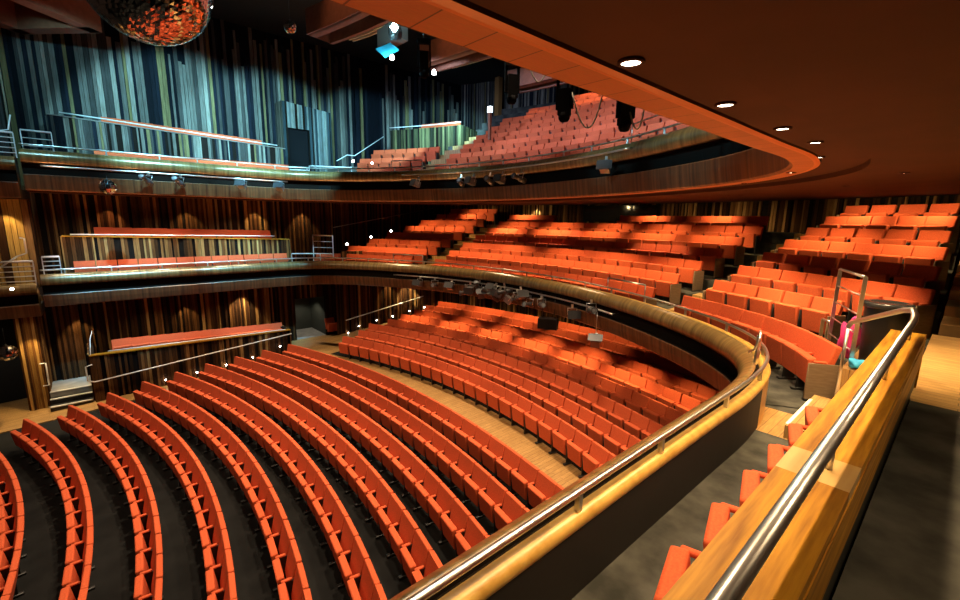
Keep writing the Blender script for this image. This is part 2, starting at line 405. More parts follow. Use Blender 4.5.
# stalls floors
FCc = (.85, -19.1); FR0 = 18.5; FD = .95; FZ0 = .075; FRISE = .06
RCc = (.3, -10.0); RR0 = 19.1; RD = .9; RZ0 = .68; RRISE = .09
def fz(r): return FZ0 + FRISE * (r - FR0) / FD
b = MB(); rings = [10, 15, 18, 21, 23, 25, 26.3]; nx = 40; vs = []
for r in rings:
    for k in range(nx + 1):
        x = -7.72 + 19.9 * k / nx; vs.append((x, circ_y(r, x, FCc), fz(r)))
b.add(vs, [(i * (nx + 1) + k, i * (nx + 1) + k + 1, (i + 1) * (nx + 1) + k + 1, (i + 1) * (nx + 1) + k) for i in range(len(rings) - 1) for k in range(nx)])
struct(b.build('floor_stalls', DFLOOR))
b = MB(); b.prism([(-12.2, -6), (-7.75, -6), (-7.75, 5.6), (-12.2, 5.6)], -.4, lambda p: fz(math.hypot(p[0] - FCc[0], p[1] - FCc[1])) + .012 if p[0] > -8 else fz(math.hypot(-7.75 - FCc[0], p[1] - FCc[1])) + .012)
struct(b.build('floor_side_aisle', WOODF))
zc0 = RZ0 - .02
b = MB(); vs = []
for k in range(nx + 1):
    x = -10.6 + 22.8 * k / nx; ya = circ_y(26.35, x, FCc) if x > -7.3 else 6.0; yb = circ_y(RR0 - .12, x, RCc) if abs(x) < 18 else 5
    yb = max(yb, ya + .3)
    if x < -6.8: yb = 9.2
    vs += [(x, ya, zc0), (x, yb, zc0), (x, ya, .2)]
b.add(vs, [(3 * k, 3 * k + 3, 3 * k + 4, 3 * k + 1) for k in range(nx)] + [(3 * k + 2, 3 * k + 5, 3 * k + 3, 3 * k) for k in range(nx)])
struct(b.build('floor_cross_aisle', WOODF))
def rear_floor(name, m, xa, xb, rr, dz=0):
    b = MB(); vs = []
    for r in rr:
        for k in range(nx + 1):
            x = xa + (xb - xa) * k / nx; vs.append((x, circ_y(r, x, RCc), RZ0 + dz + RRISE * max(0, (r - RR0) / RD + .3)))
    b.add(vs, [(i * (nx + 1) + k, i * (nx + 1) + k + 1, (i + 1) * (nx + 1) + k + 1, (i + 1) * (nx + 1) + k) for i in range(len(rr) - 1) for k in range(nx)])
    return struct(b.build(name, m))
rear_floor('floor_rear_aisle', WOODF, -9.35, -7.3, [RR0 + .9 + RD * k for k in range(8)])
rear_floor('floor_rear_stalls', DFLOOR, -7.3, 12.2, [RR0 - .14] + [RR0 - .44 + RD * k for k in range(1, 9)])

# upper circle tiers
UZ0 = 8.03; URISE = .53; UD = .93
b = MB(); vs = []
for i in range(iB0, iB1 + 1):
    p = off(i, -.21, UZ0 - .02); vs.append(p); x = p[0] * (10.9 / 8.9); vs.append((x, circ_y(CR0 + UD - .78, x), UZ0 - .02))
b.add(vs, [(2 * k, 2 * k + 2, 2 * k + 3, 2 * k + 1) for k in range(n_ - 1)]); struct(b.build('floor_upper_circle', CARPET))
b = MB()
for k in range(1, 10):
    z = UZ0 + URISE * k; r0 = CR0 + UD * k - .78
    ring(b, CC, r0, r0 + UD + .02, z, -11.6 if k < 3 else -6.9 - .2 * (k - 3), 11.6, riser=z - URISE)
struct(b.build('floor_upper_tier', CARPET))
aisle(-6.15, -4.95, -.17, 'upper', rows=range(1, 6), z0=UZ0, rise=URISE, d=UD)
b = MB(); b.prism([(-10.5, -1.38), (-9.38, -1.38), (-9.38, 7.4), (-10.5, 7.4)], 7.5, 7.75); struct(b.build('floor_upper_far_arm', WOODF))

# ------------------------------------------------------------------ slatted walls
BROWN = [((.035, .016, .007), 3), ((.075, .032, .012), 3), ((.14, .062, .022), 2.5), ((.25, .12, .04), 1.5), ((.42, .24, .085), .8)]
UPPERP = [((.010, .014, .022), 2.4), ((.06, .06, .056), 2.2), ((.16, .155, .135), 2.6), ((.27, .26, .22), 1.5), ((.2, .165, .075), .9)]  # cool wall light put into the wood tones as grey and navy
def pick(pal):
    t = random.random() * sum(w for _, w in pal)
    for c, w in pal:
        t -= w
        if t <= 0:
            k = random.uniform(.8, 1.2); return tuple(v * k for v in c)
    return pal[0][0]
def slats(name, P, z0, z1, pal=BROWN, side=1, depth=(.03, .09), wr=(.045, .12), ragged=0, hole=None, back=(.012, .008, .006), thick=.12, gapp=.8):
    """backing board plus upright boards along polyline P; boards stand proud on the left (side=1) or right (-1)"""
    b = MB(); g = lambda z, q: z(q) if callable(z) else z
    for a, c in zip(P[:-1], P[1:]):
        L = math.hypot(c[0] - a[0], c[1] - a[1]); dx, dy = (c[0] - a[0]) / L, (c[1] - a[1]) / L; nx_, ny_ = -dy * side, dx * side
        def bx(s0, s1, d0, d1, za, zb, col):
            q0 = (a[0] + dx * s0, a[1] + dy * s0); q1 = (a[0] + dx * s1, a[1] + dy * s1)
            pts = [(q0[0] + nx_ * d0, q0[1] + ny_ * d0), (q1[0] + nx_ * d0, q1[1] + ny_ * d0), (q1[0] + nx_ * d1, q1[1] + ny_ * d1), (q0[0] + nx_ * d1, q0[1] + ny_ * d1)]
            if side < 0: pts = pts[::-1]
            z0f = [g(za, q0), g(za, q1)]; zb_ = [g(zb, q0), g(zb, q1)]
            pp = [(0, q0), (1, q1), (1, q1), (0, q0)]
            if side < 0: pp = pp[::-1]
            vs = [(p[0], p[1], z0f[k[0]]) for p, k in zip(pts, pp)] + [(p[0], p[1], zb_[k[0]]) for p, k in zip(pts, pp)]
            b.add(vs, [(3, 2, 1, 0), (4, 5, 6, 7), (0, 1, 5, 4), (1, 2, 6, 5), (2, 3, 7, 6), (3, 0, 4, 7)], col)
        def seg(s0, s1, d0, d1, za, zb, col):
            if hole:
                h0, h1, hz0, hz1 = hole; y0 = a[1] + dy * s0; y1 = a[1] + dy * s1
                if min(y0, y1) < h1 and max(y0, y1) > h0:
                    if hz0 > 0: bx(s0, s1, d0, d1, za, hz0, col)
                    bx(s0, s1, d0, d1, hz1, zb, col); return
            bx(s0, s1, d0, d1, za, zb, col)
        if hole:
            h0, h1 = hole[0], hole[1]; cuts = sorted(c_ for c_ in ((h0 - a[1]) / dy, (h1 - a[1]) / dy) if 0 < c_ < L) if abs(dy) > .1 else []
            edges = [0] + cuts + [L]
            for e0, e1 in zip(edges[:-1], edges[1:]): seg(e0 + .001, e1 - .001, -thick, 0, z0, z1, back)
        else: bx(0, L, -thick, 0, z0, z1, back)
        s = 0
        while s < L - .02:
            w = min(random.uniform(*wr), L - s); d = random.uniform(*depth); zt = z1
            if ragged:
                zt = (lambda q, r=random.random() ** 2 * ragged: g(z1, q) - r)
            if random.random() < gapp: seg(s, s + w * .9, 0, d, z0, zt, pick(pal))
            s += w
    return b.build(name, SLAT)
W = lambda *a, **k: struct(slats(*a, **k))
# far side, three levels
W('wall_far_stalls', [(-10.6, -1.7), (-10.6, 9.0)], 0, 3.75, side=-1, hole=(7.05, 8.55, 0, 2.7))
W('wall_far_stalls_return', [(-10.6, 9.0), (-9.35, 9.0)], 0.3, 3.9, side=-1)
W('wall_far_rear_stalls', [(-9.35, 9.0), (-9.35, 16.2)], 0.3, 5.0, side=-1)
W('wall_far_circle', [(-WX, -6.0), (-WX, 20)], 3.9, 7.72, side=-1)
W('wall_far_upper', [(-WX, -6.0), (-WX, 20.1)], 7.6, 15.0, pal=UPPERP, side=-1, ragged=2.2, wr=(.08, .17), gapp=.8, depth=(.04, .12), back=(.005, .007, .011))
bp = [(CC[0] + WALLR * math.sin(a), CC[1] + WALLR * math.cos(a)) for a in [R_(-30 + 60 * k / 24) for k in range(25)]]
W('wall_back_circle', bp, 3.4, 8.0, side=-1)
bp2 = [(CC[0] + 27.2 * math.sin(a), CC[1] + 27.2 * math.cos(a)) for a in [R_(-27.5 + 55 * k / 24) for k in range(25)]]
W('wall_back_upper', bp2, 7.6, 15.0, pal=UPPERP, side=-1)
bp3 = [(RCc[0] + 27.0 * math.sin(a), RCc[1] + 27.0 * math.cos(a)) for a in [R_(-21 + 47 * k / 18) for k in range(19)]]
W('wall_back_stalls', bp3, .6, 5.4, side=-1)
b = MB(); b.box((WX, -6, 0), (WX + .2, 20, 15)); struct(b.build('wall_near', mat('dark_near_wall', (.05, .025, .012), .7)))
# box parapet walls on the far side
W('wall_far_stalls_box', [(-8.5, -.5), (-8.5, 6.1)], 0, lambda q: 1.86 - .02 * q[1], side=-1, depth=(.02, .06))
W('wall_far_stalls_box_end', [(-10.55, -.5), (-8.5, -.5)], 0, 1.86, side=-1, depth=(.02, .06))
W('wall_far_stalls_box_side', [(-8.5, 6.1), (-10.55, 6.1)], 0.3, 1.74, side=-1, depth=(.02, .06))
PBOX = [((.05, .022, .009), 2), ((.14, .062, .022), 2), ((.3, .15, .05), 2), ((.46, .27, .1), 1.3)]
W('wall_far_circle_box', [(-10.5, -.78), (-10.5, 6.95)], 4.0, lambda q: 5.80 - .033 * q[1], side=-1, pal=PBOX, depth=(.02, .06))
W('wall_far_circle_box_end', [(-12.2, -.78), (-10.5, -.78)], 4.0, 5.82, side=-1, pal=PBOX, depth=(.02, .06))
W('wall_far_circle_box_side', [(-10.5, 6.95), (-12.2, 6.95)], 4.0, 5.56, side=-1, pal=PBOX, depth=(.02, .06))
W('wall_far_upper_box', [(-10.5, -.66), (-10.5, 7.03)], 7.75, lambda q: 9.88 - .035 * q[1], side=-1, pal=UPPERP, depth=(.02, .06))
W('wall_far_upper_box_end', [(-12.2, -.66), (-10.5, -.66)], 7.75, 9.9, side=-1, pal=UPPERP, depth=(.02, .06))
for (nm, x, y0, y1, z, f) in (('trim_1', -8.5, -.5, 6.1, 0, lambda y: 1.86 - .02 * y), ('trim_2', -10.5, -.78, 6.95, 0, lambda y: 5.80 - .033 * y), ('trim_3', -10.5, -.66, 7.03, 0, lambda y: 9.88 - .035 * y)):
    b = MB(); b.add([(x - .14, y0, f(y0)), (x + .08, y0, f(y0)), (x + .08, y1, f(y1)), (x - .14, y1, f(y1)), (x - .14, y0, f(y0) + .03), (x + .08, y0, f(y0) + .03), (x + .08, y1, f(y1) + .03), (x - .14, y1, f(y1) + .03)],
                    [(0, 3, 2, 1), (4, 5, 6, 7), (0, 1, 5, 4), (1, 2, 6, 5), (2, 3, 7, 6), (3, 0, 4, 7)]); struct(b.build(nm, OAK if nm != 'trim_3' else GREYBOX))
# box floors
b = MB(); b.prism([(-10.6, -.5), (-8.6, -.5), (-8.6, 6.1), (-10.6, 6.1)], .2, lambda p: 1.17 - .033 * p[1]); struct(b.build('floor_stalls_box', DFLOOR))
b = MB(); b.prism([(-12.25, -.78), (-10.6, -.78), (-10.6, 6.95), (-12.25, 6.95)], 4, lambda p: 5.10 - .015 * p[1]); struct(b.build('floor_circle_box', DFLOOR))
b = MB(); b.prism([(-12.25, -.66), (-10.6, -.66), (-10.6, 7.03), (-12.25, 7.03)], 7.75, lambda p: 9.16 - .03 * p[1]); struct(b.build('floor_upper_box', DFLOOR))
b = MB(); b.prism([(-12.25, 6.95), (-9.4, 7.4), (-8.5, 8.2), (-11.0, 9.9), (-12.25, 9.9)], 3.8, 3.99); struct(b.build('floor_circle_vestibule', WOODF))
b = MB(); b.prism([(-12.25, 7.03), (-9.4, 7.4), (-8.5, 8.2), (-11.0, 10.4), (-12.25, 10.4)], 7.6, 8.0); struct(b.build('floor_upper_vestibule', DFLOOR))
# stalls door recess
b = MB(); b.box((-12.6, 7.05, .3), (-10.6, 8.55, zc0 - .005)); struct(b.build('floor_doorway', GREYF))
b = MB(); b.box((-12.7, 6.9, .3), (-12.6, 8.7, 2.9)); b.box((-12.6, 6.95, .3), (-10.72, 7.05, 2.9)); b.box((-12.6, 8.55, .3), (-10.72, 8.65, 2.9)); b.box((-12.6, 6.95, 2.7), (-10.72, 8.65, 2.8))
struct(b.build('wall_doorway', mat('dark_green_wall', (.035, .04, .03), .7)))
# upper portal on the far wall
pr = W('wall_upper_portal', [(-11.3, 7.3), (-11.3, 9.6)], 8.0, lambda q: 11.9 - .08 * (q[1] - 7.3), pal=[((.12, .14, .14), 2), ((.2, .23, .22), 2), ((.03, .05, .06), 1.5), ((.3, .32, .28), 1)], side=-1, hole=(7.5, 8.45, 0, 10.75), depth=(.02, .05))
b = MB(); b.box((-11.52, 7.4, 8.0), (-11.43, 8.6, 10.85)); struct(b.build('doorway_dark_1', HANG))  # black sheet standing in for the dark of the open doorway
W('wall_upper_portal_side', [(-12.2, 7.3), (-11.3, 7.3)], 8.0, 11.9, pal=[((.05, .05, .045), 2), ((.1, .09, .07), 2)], side=-1)
# black ceiling, stage-side
b = MB(); b.box((-WX - .2, -6, 15.0), (WX + .2, 24, 15.2)); struct(b.build('ceiling_black', BLACKC))

# ------------------------------------------------------------------ near raised parapet, walkway and stairs
t = struct(thing('wall_near_parapet', 'thick varnished oak parapet wall beside the camera', 'parapet'))
Y0, Y1 = -3.0, 6.05
b = MB(); b.box((10.47, Y0, 4.0), (10.68, Y1 - .03, 5.545)); b.build('wall_core', BLK, t)
b = MB(); b.box((10.445, Y0, 5.545), (10.70, 2.15, 5.60)); b.box((10.445, 2.42, 5.545), (10.70, Y1, 5.60)); b.build('oak_top', OAK, t)
b = MB(); b.box((10.445, 2.15, 5.545), (10.70, 2.42, 5.60)); b.build('pale_joint_board', OAKP, t)
b = MB(); b.box((10.68, Y0, 5.30), (10.705, Y1, 5.545)); b.box((10.44, Y1 - .03, 4.65), (10.705, Y1, 5.60)); b.build('oak_side_board', OAK, t)
b = MB(); b.box((10.68, Y0, 5.05), (10.69, Y1 - .03, 5.30)); b.build('black_kick_plate', BLK, t)
t = thing('handrail', 'thick steel handrail along the top of the oak parapet, bent down at its far end', 'handrail')
b = MB(); b.tube([(10.605, -2.8, 5.745), (10.605, 5.86, 5.745), (10.60, 5.93, 5.80), (10.575, 5.99, 5.83), (10.5, 6.12, 5.80), (9.97, 7.28, 5.40), (9.94, 7.34, 5.33)], .029, 12); b.build('rail', STEEL, t)
b = MB(); b.tube([(9.94, 7.34, 5.34), (9.94, 7.34, 4.36)], .02, 8); b.build('post', STEEL, t)
for y in (-1.2, .6, 2.3, 4.0, 5.6):
    b = MB(); b.tube([(10.605, y, 5.60), (10.605, y, 5.72)], .014, 8); b.build('bracket', STEEL, t)
b = MB(); b.prism([(10.70, -3), (WX, -3), (WX, 5.54), (10.70, 5.54)], 4.8, 5.05); struct(b.build('floor_walkway_carpet', CARPET))
b = MB(); b.prism([(10.70, 5.54), (WX, 5.54), (WX, 9.3), (10.66, 9.3), (10.66, 6.1)], 4.8, 5.05); struct(b.build('floor_walkway', WOODW))
t = struct(thing('walkway_stairs', 'dim oak stairs climbing beside the right-hand seat rows', 'stairs'))
for k in range(9):
    b = MB(); b.box((10.72, 9.3 + k * .93, 4.3), (WX, 9.3 + (k + 1) * .93 + .02, 5.05 + .165 * (k + 1))); b.build('step', WOODW, t)
b = MB(); b.prism([(8.95, 7.15), (9.86, 7.15), (9.86, 9.6), (8.3, 9.6)], 3.75, 3.985); struct(b.build('floor_near_row', CARPET))
t = struct(thing('landing_steps', 'oak steps with a white nosing behind the near row of seats', 'steps'))
for (a, c) in (((9.64, 6.25, 4.0), (10.45, 7.75, 4.17)), ((9.93, 6.75, 4.17), (10.62, 7.95, 4.34)), ((9.86, 7.95, 4.0), (10.66, 9.7, 4.6))):
    b = MB(); b.box(a, c); b.build('step', WOODF, t)
b = MB(); b.box((9.632, 6.3, 4.12), (9.67, 7.5, 4.176)); b.build('nosing', NOSE, t)

# ladder shaped guard rail and the bin behind it
def guard(name, label, p0, p1, z0, z1, bars, group=None, m=STEEL, r=.016, posts=True):
    t = thing(name, label, 'guard rail', group=group)
    p0 = Vector(p0); p1 = Vector(p1); d = (p1 - p0).normalized()
    for p in ((p0, p1) if posts else ()):
        b = MB(); nx_ = Vector((-d.y, d.x)) * .025
        q = [(p.x - d.x * .012 - nx_.x, p.y - d.y * .012 - nx_.y), (p.x + d.x * .012 - nx_.x, p.y + d.y * .012 - nx_.y), (p.x + d.x * .012 + nx_.x, p.y + d.y * .012 + nx_.y), (p.x - d.x * .012 + nx_.x, p.y - d.y * .012 + nx_.y)]
        b.prism(q, z0, z1); b.build('post', m, t)
    b = MB(); b.tube([(p0.x, p0.y, z1), (p1.x, p1.y, z1)], r * 1.35, 8); b.build('top_bar', m, t)
    for k in range(bars):
        z = z0 + (z1 - z0) * (k + 1) / (bars + 1); b = MB(); b.tube([(p0.x, p0.y, z), (p1.x, p1.y, z)], r * .65, 6); b.build('bar', m, t)
    return t
guard('guard_rail', 'ladder-like steel guard rail standing in front of the black bin', (9.47, 9.25), (9.93, 8.15), 4.55, 5.92, 4)
guard('guard_rail', 'low short steel rail joined to the seat row left of the black bin', (9.30, 9.55), (9.45, 9.3), 4.35, 5.0, 0)
t = thing('rubbish_bin', 'tall black round rubbish bin among the orange seats', 'bin', (10.19, 8.45, 4.6))
b = MB(); b.lathe([(.2, 0), (.215, .02), (.255, .88), (.25, .9)], 24); b.build('body', mat('black_plastic', (.008, .008, .008), .35), t)
b = MB(); b.lathe([(.27, .88), (.285, .90), (.285, .95), (.26, .965), (.20, .97), (.18, .95)], 24); b.build('lid', mat('black_gloss_lid', (.03, .03, .03), .2), t)
def cloth(name, label, m, loc, size, seed):
    rnd = random.Random(seed); bm = bmesh.new(); bmesh.ops.create_icosphere(bm, subdivisions=3, radius=.5)
    for v in bm.verts:
        k = 1 + .25 * math.sin(v.co.x * 9 + seed) * math.cos(v.co.z * 7 + seed * 2) + rnd.uniform(-.08, .08); v.co = Vector((v.co.x * size[0] * k, v.co.y * size[1] * k, max(-.5, v.co.z) * size[2] * k))
    zmin = min(v.co.z for v in bm.verts)
    for v in bm.verts: v.co.z -= zmin
    me = bpy.data.meshes.new(name); bm.to_mesh(me); bm.free(); me.materials.append(m)
    for p in me.polygons: p.use_smooth = True
    o = bpy.data.objects.new(name, me); COL.objects.link(o); o.location = loc; return tag(o, label, 'cloth')
cloth('cloth_bundle', 'crumpled pink bag between the steel guard rail and the bin', PINK, (9.80, 8.62, 4.6), (.26, .26, .62), 3)
cloth('cloth_bundle', 'blue cloth on the floor in front of the black bin', BLUE, (10.02, 8.03, 4.6), (.2, .16, .16), 5)
cloth('cloth_bundle', 'small blue cloth on the floor right of the black bin', BLUE, (10.34, 8.1, 4.6), (.18, .16, .3), 8)
# corner fin where the balcony handrail curls up
t = thing('rail_end_post', 'flat steel fin with curled rail end at the balcony corner', 'rail post')
b = MB(); b.box((9.0, 7.02, 4.62), (9.03, 7.16, 5.06)); b.build('fin', STEEL, t)
b = MB(); b.tube([(8.93, 7.0, 4.80), (9.0, 7.0, 4.86), (9.04, 7.01, 5.0), (9.03, 7.06, 5.09), (9.01, 7.12, 5.11)], .018, 8); b.build('curl', STEEL, t)

# ------------------------------------------------------------------ other rails
def aisle_guard(pts, label, group, m=STEEL, drop=.38):
    t = thing('aisle_guard_rail', label, 'guard rail', group=group); b = MB(); b.tube(pts, .02, 8); b.build('top_bar', m, t)
    for p in (pts[0], pts[-1]):
        b = MB(); b.tube([p, (p[0], p[1], p[2] - drop)], .016, 8); b.build('post', m, t)
aisle_guard([(4.05, 11.0, 5.05), (5.45, 10.5, 5.05)], 'short raised rail at the foot of the right circle aisle', 'raised rails at the aisle feet')
aisle_guard([(-6.3, 10.05, 5.05), (-5.0, 10.75, 5.05)], 'short raised rail at the foot of the left circle aisle', 'raised rails at the aisle feet')
aisle_guard([(-6.3, 10.05, 9.05), (-5.0, 10.75, 9.05)], 'short raised rail at the foot of the upper left aisle', 'raised rails at the aisle feet')
aisle_guard([(4.6, 10.75, 9.1), (7.4, 9.2, 9.1)], 'raised steel rail above the right part of the upper balcony front', 'raised rails at the aisle feet')
guard('guard_rail', 'ladder-like steel guard rail by the far slatted corner of the circle', (-10.7, 8.15), (-9.75, 8.75), 4.0, 5.75, 5, m=WSTEEL, r=.022)
guard('guard_rail', 'single bar steel rail across the gap beside the far circle box', (-10.55, 7.05), (-10.0, 8.2), 4.0, 4.9, 1, m=WSTEEL, r=.02)
guard('guard_rail', 'three bar steel rail at the upper doorway', (-10.0, 7.9), (-9.2, 9.6), 8.0, 8.95, 2, m=WSTEEL, r=.02)
guard('guard_rail', 'low steel rail across the black upper doorway', (-10.4, 7.15), (-10.1, 7.9), 8.0, 8.75, 1, m=WSTEEL, r=.02)
# rails on the box walls
def tuberail(name, label, pts, r=.022, m=WSTEEL, group=None):
    b = MB(); b.tube(pts, r, 8); return tag(b.build(name, m), label, 'handrail', group)
tuberail('handrail', 'steel rail on top of the far circle box wall', [(-10.46, -.55, 5.9), (-10.46, 6.3, 5.74)])
tuberail('handrail', 'steel rail on top of the slatted upper box wall', [(-10.46, -.35, 10.02), (-10.46, 6.7, 9.76)])
tuberail('handrail', 'steel rail on top of the lower far box wall', [(-8.46, .0, 1.96), (-8.46, 5.9, 1.80)])
tuberail('handrail', 'sloping white handrail on the face of the lower far box wall', [(-8.36, -.45, 1.6), (-8.36, -.62, 1.55), (-8.36, -.62, 1.05), (-8.36, -.45, .98), (-8.36, .0, 1.02), (-8.36, 6.1, 1.60)], .022)
tuberail('handrail', 'short raised steel rail above the lower far box end', [(-10.4, -.3, 2.2), (-9.9, -.35, 2.45), (-9.0, -.42, 2.35), (-8.5, -.46, 1.9)], .014)
tuberail('handrail', 'handrail rising along the rear stalls side wall', [(-9.2, 9.0, 1.62), (-9.2, 13.6, 2.35)], .022)
tuberail('handrail', 'thin handrail rising along the dark circle side wall', [(-11.6, 9.6, 6.1), (-11.6, 16, 7.25)], .014, STEEL)
tuberail('handrail', 'handrail climbing from the upper doorway to the upper box', [(-10.8, 9.6, 9.4), (-10.9, 10.2, 9.75), (-10.9, 10.6, 9.75), (-10.9, 12.3, 10.9)], .02)
tuberail('handrail', 'white vertical grab rail on the slatted pillar at far left', [(-9.05, -1.75, 1.72), (-9.05, -1.60, 1.72), (-9.05, -1.60, .95), (-9.05, -1.75, .95)], .022)
# raised upper box behind the left block
Ub = [(CC[0] + 20.75 * math.sin(a), CC[1] + 20.75 * math.cos(a)) for a in [R_(-30.5 + 11.5 * k / 8) for k in range(9)]]
W('wall_upper_rear_box', Ub, 8.5, 11.15, pal=[((.03, .035, .02), 2), ((.09, .09, .04), 2), ((.2, .19, .08), 1.4)], side=-1, depth=(.02, .05))
W('wall_upper_rear_box_end', [Ub[-1], (Ub[-1][0] - .9, Ub[-1][1] + 2.2)], 8.5, 11.15, pal=[((.03, .035, .02), 2), ((.09, .09, .04), 2)], side=-1, depth=(.02, .05))
tuberail('handrail', 'steel rail on top of the upper rear box wall', [(p[0], p[1] - .03, 11.28) for p in Ub], .022)
# amber post and doorway at the upper rear corner
b = MB(); b.box((-9.65, 19.2, 8), (-9.3, 19.5, 15)); struct(b.build('trim_4', mat('amber_post', (.34, .17, .05), .5)))

# far left lower side boxes, pillar, steps
for (zt, zb, nm) in ((4.38, 3.3, 'lower'), (8.33, 7.08, 'upper')):
    P = [(-9.1, -1.5 - .25 * k) for k in range(11)]; P = P[::-1]; N = [(1, 0)] * 11; H = zt - zb
    t = struct(thing('side_box_front', 'short ribbed balcony front of the %s side box at the far left edge' % nm, 'balcony front'))
    b = MB(); b.sweep(P, [(-.2, zt), (.0, zt), (.07, zt - .045), (.12, zt - .11), (.145, zt - .19), (.14, zt - .26), (.02, zt - .33 * H)], N); b.build('upper_band', GOLD, t)
    b = MB(); b.sweep(P, [(.02, zt - .33 * H), (-.07, zt - .36 * H), (-.07, zt - .6 * H), (.1, zt - .61 * H)], N); b.build('recess', RECESS, t)
    b = MB(); b.sweep(P, [(.1, zt - .61 * H), (.115, zt - .63 * H), (.04, zb + .03), (0, zb), (-1.5, zb)], N); b.build('lower_band', BAND, t)
    y = -1.5; pr = [(-.5, zt), (0, zt), (.12, zt - .11), (.14, zt - .26), (.11, zt - .61 * H), (.0, zb), (-.5, zb)]
    b = MB(); b.add([(-9.1 + o, y + .004, z) for o, z in pr], [tuple(range(len(pr)))]); b.build('end_panel', GOLD, t)
    b = MB(); b.prism([(-12.2, -4), (-9.2, -4), (-9.2, -1.5), (-12.2, -1.5)], zb, zb + .3); b.build('floor_slab', BLK, t)
b = MB()
guard('guard_rail', 'five bar white guard rail above the lower far left side box', (-9.25, -2.45), (-9.2, -1.5), 4.3, 5.1, 4, m=WSTEEL, r=.024)
guard('guard_rail', 'white guard rail above the upper far left side box', (-9.25, -2.4), (-9.2, -1.45), 8.3, 9.05, 4, m=WSTEEL, r=.02)
guard('guard_rail', 'three bar white rail between side box and far circle seats', (-9.5, -1.3), (-9.5, -.88), 4.6, 5.2, 3, m=WSTEEL, r=.024)
guard('guard_rail', 'three bar rail at the end of the upper far box', (-9.5, -1.3), (-9.5, -.6), 8.5, 9.2, 2, m=WSTEEL, r=.02)
tuberail('handrail', 'bent white handrail rising above the far left side box', [(-9.3, -2.35, 4.85), (-9.35, -1.85, 5.25), (-9.4, -1.62, 5.35), (-9.4, -1.62, 5.82), (-9.4, -1.72, 5.84)], .025)
tuberail('handrail', 'bent handrail rising above the upper far left side box', [(-9.3, -2.4, 8.85), (-9.35, -1.7, 9.1), (-9.4, -1.55, 9.15), (-9.4, -1.45, 9.6)], .02)
PIL = [((.16, .07, .02), 2), ((.36, .19, .05), 2), ((.06, .025, .01), 1.5), ((.52, .3, .09), 1)]
W('wall_stage_pillar', [(-9.2, -2.12), (-9.2, -1.66)], 0, 3.4, pal=PIL, side=-1, depth=(.03, .06), wr=(.04, .08), gapp=.95)
W('wall_stage_pillar_side', [(-10.7, -2.12), (-9.2, -2.12)], 0, 3.4, pal=PIL, side=-1, depth=(.03, .06))
W('wall_stage_pillar_return', [(-9.2, -1.66), (-10.6, -1.66)], 0, 3.6, pal=PIL, side=-1, depth=(.03, .06))
W('wall_side_box_circle', [(-11.0, -4), (-11.0, -1.45)], 4.2, 7.1, pal=[((.5, .3, .08), 2), ((.25, .12, .04), 1.5), ((.05, .02, .008), 2)], side=-1, wr=(.1, .2))
W('wall_side_box_upper', [(-11.0, -4), (-11.0, -1.6)], 8.2, 14.9, pal=[((.3, .28, .2), 2), ((.05, .05, .05), 2), ((.16, .15, .12), 1)], side=-1)
b = MB(); b.box((-12.6, -4, .0), (-10.8, -2.14, 3.3)); struct(b.build('doorway_dark_2', mat('black_passage', (.006, .006, .006), .9)))  # black block standing in for the dark inside the passage
b = MB(); b.box((-10.79, -4, .02), (-9.3, -2.14, .06)); struct(b.build('floor_stage_passage', GREYF))
t = struct(thing('side_steps', 'grey steps with white nosings beside the far left slatted pillar', 'steps'))
for k, (x, z) in enumerate(((-8.55, .30), (-8.88, .46), (-9.2, .62))):
    b = MB(); b.box((-11 if k == 2 else x - .36, -1.63, -.2), (x, -.56, z)); b.build('step', GREYF if k == 2 else BLK, t)
    b = MB(); b.box((x - .05, -1.63, z - .005), (x + .012, -.56, z + .03)); b.build('nosing', NOSE, t)

# ------------------------------------------------------------------ theatre seats
PARTS = {
    'backrest': rbox_mesh('backrest', [((0, .065, .60), (.568, .095, .56), R_(13))], FAB, .022, 2),
    'seat': rbox_mesh('seat', [((0, .27, .435), (.495, .12, .44), R_(-8))], FAB, .028, 2),
    'armrest': rbox_mesh('armrest', [((-.295, .215, .615), (.055, .17, .04), 0)], FAB, .012, 1),
    'stand': rbox_mesh('stand', [((-.295, .2, .30), (.03, .2, .58), 0), ((-.295, .2, .02), (.07, .34, .04), 0)], BLK, .006, 1)}
ENDP = rbox_mesh('end_panel', [((0, .16, .30), (.03, .42, .60), 0)], TAN, .008, 1)
SEATS = []      # (x, y, z, rotz, section, row, index, count, end)
def face(x, y, c): return math.atan2(-(c[0] - x), c[1] - y)
def arcrow(c, r, x0, x1, z, sec, row, pitch=.6, ends=(0, 0)):
    a0 = math.asin((x0 - c[0]) / r); a1 = math.asin((x1 - c[0]) / r); L = r * (a1 - a0); n = max(1, round(L / pitch))
    for k in range(n):
        a = a0 + (a1 - a0) * (k + .5) / n; x = c[0] + r * math.sin(a); y = c[1] + r * math.cos(a)
        SEATS.append((x, y, z, face(x, y, c), sec, row, k, n, (ends[0] and k == 0) * 1 + (ends[1] and k == n - 1) * 2))
FEND = [-6.1, -6.35, -6.65, -6.95, -7.15, -7.3, -7.35, -7.4, -7.4]
for k in range(-1, 9):
    r = FR0 + FD * k; arcrow(FCc, r, FEND[max(k, 0)] + (.3 if k < 0 else 0), min(8.9, 4.2 + .62 * (k + 2)), fz(r), 'stalls', k + 1)
REND = [-6.75, -7.0, -7.5, -7.45, -7.7, -7.85, -8.1, -8.2]
for k in range(8):
    arcrow(RCc, RR0 + RD * k, REND[k], 8.4, RZ0 + RRISE * k, 'rear', k)
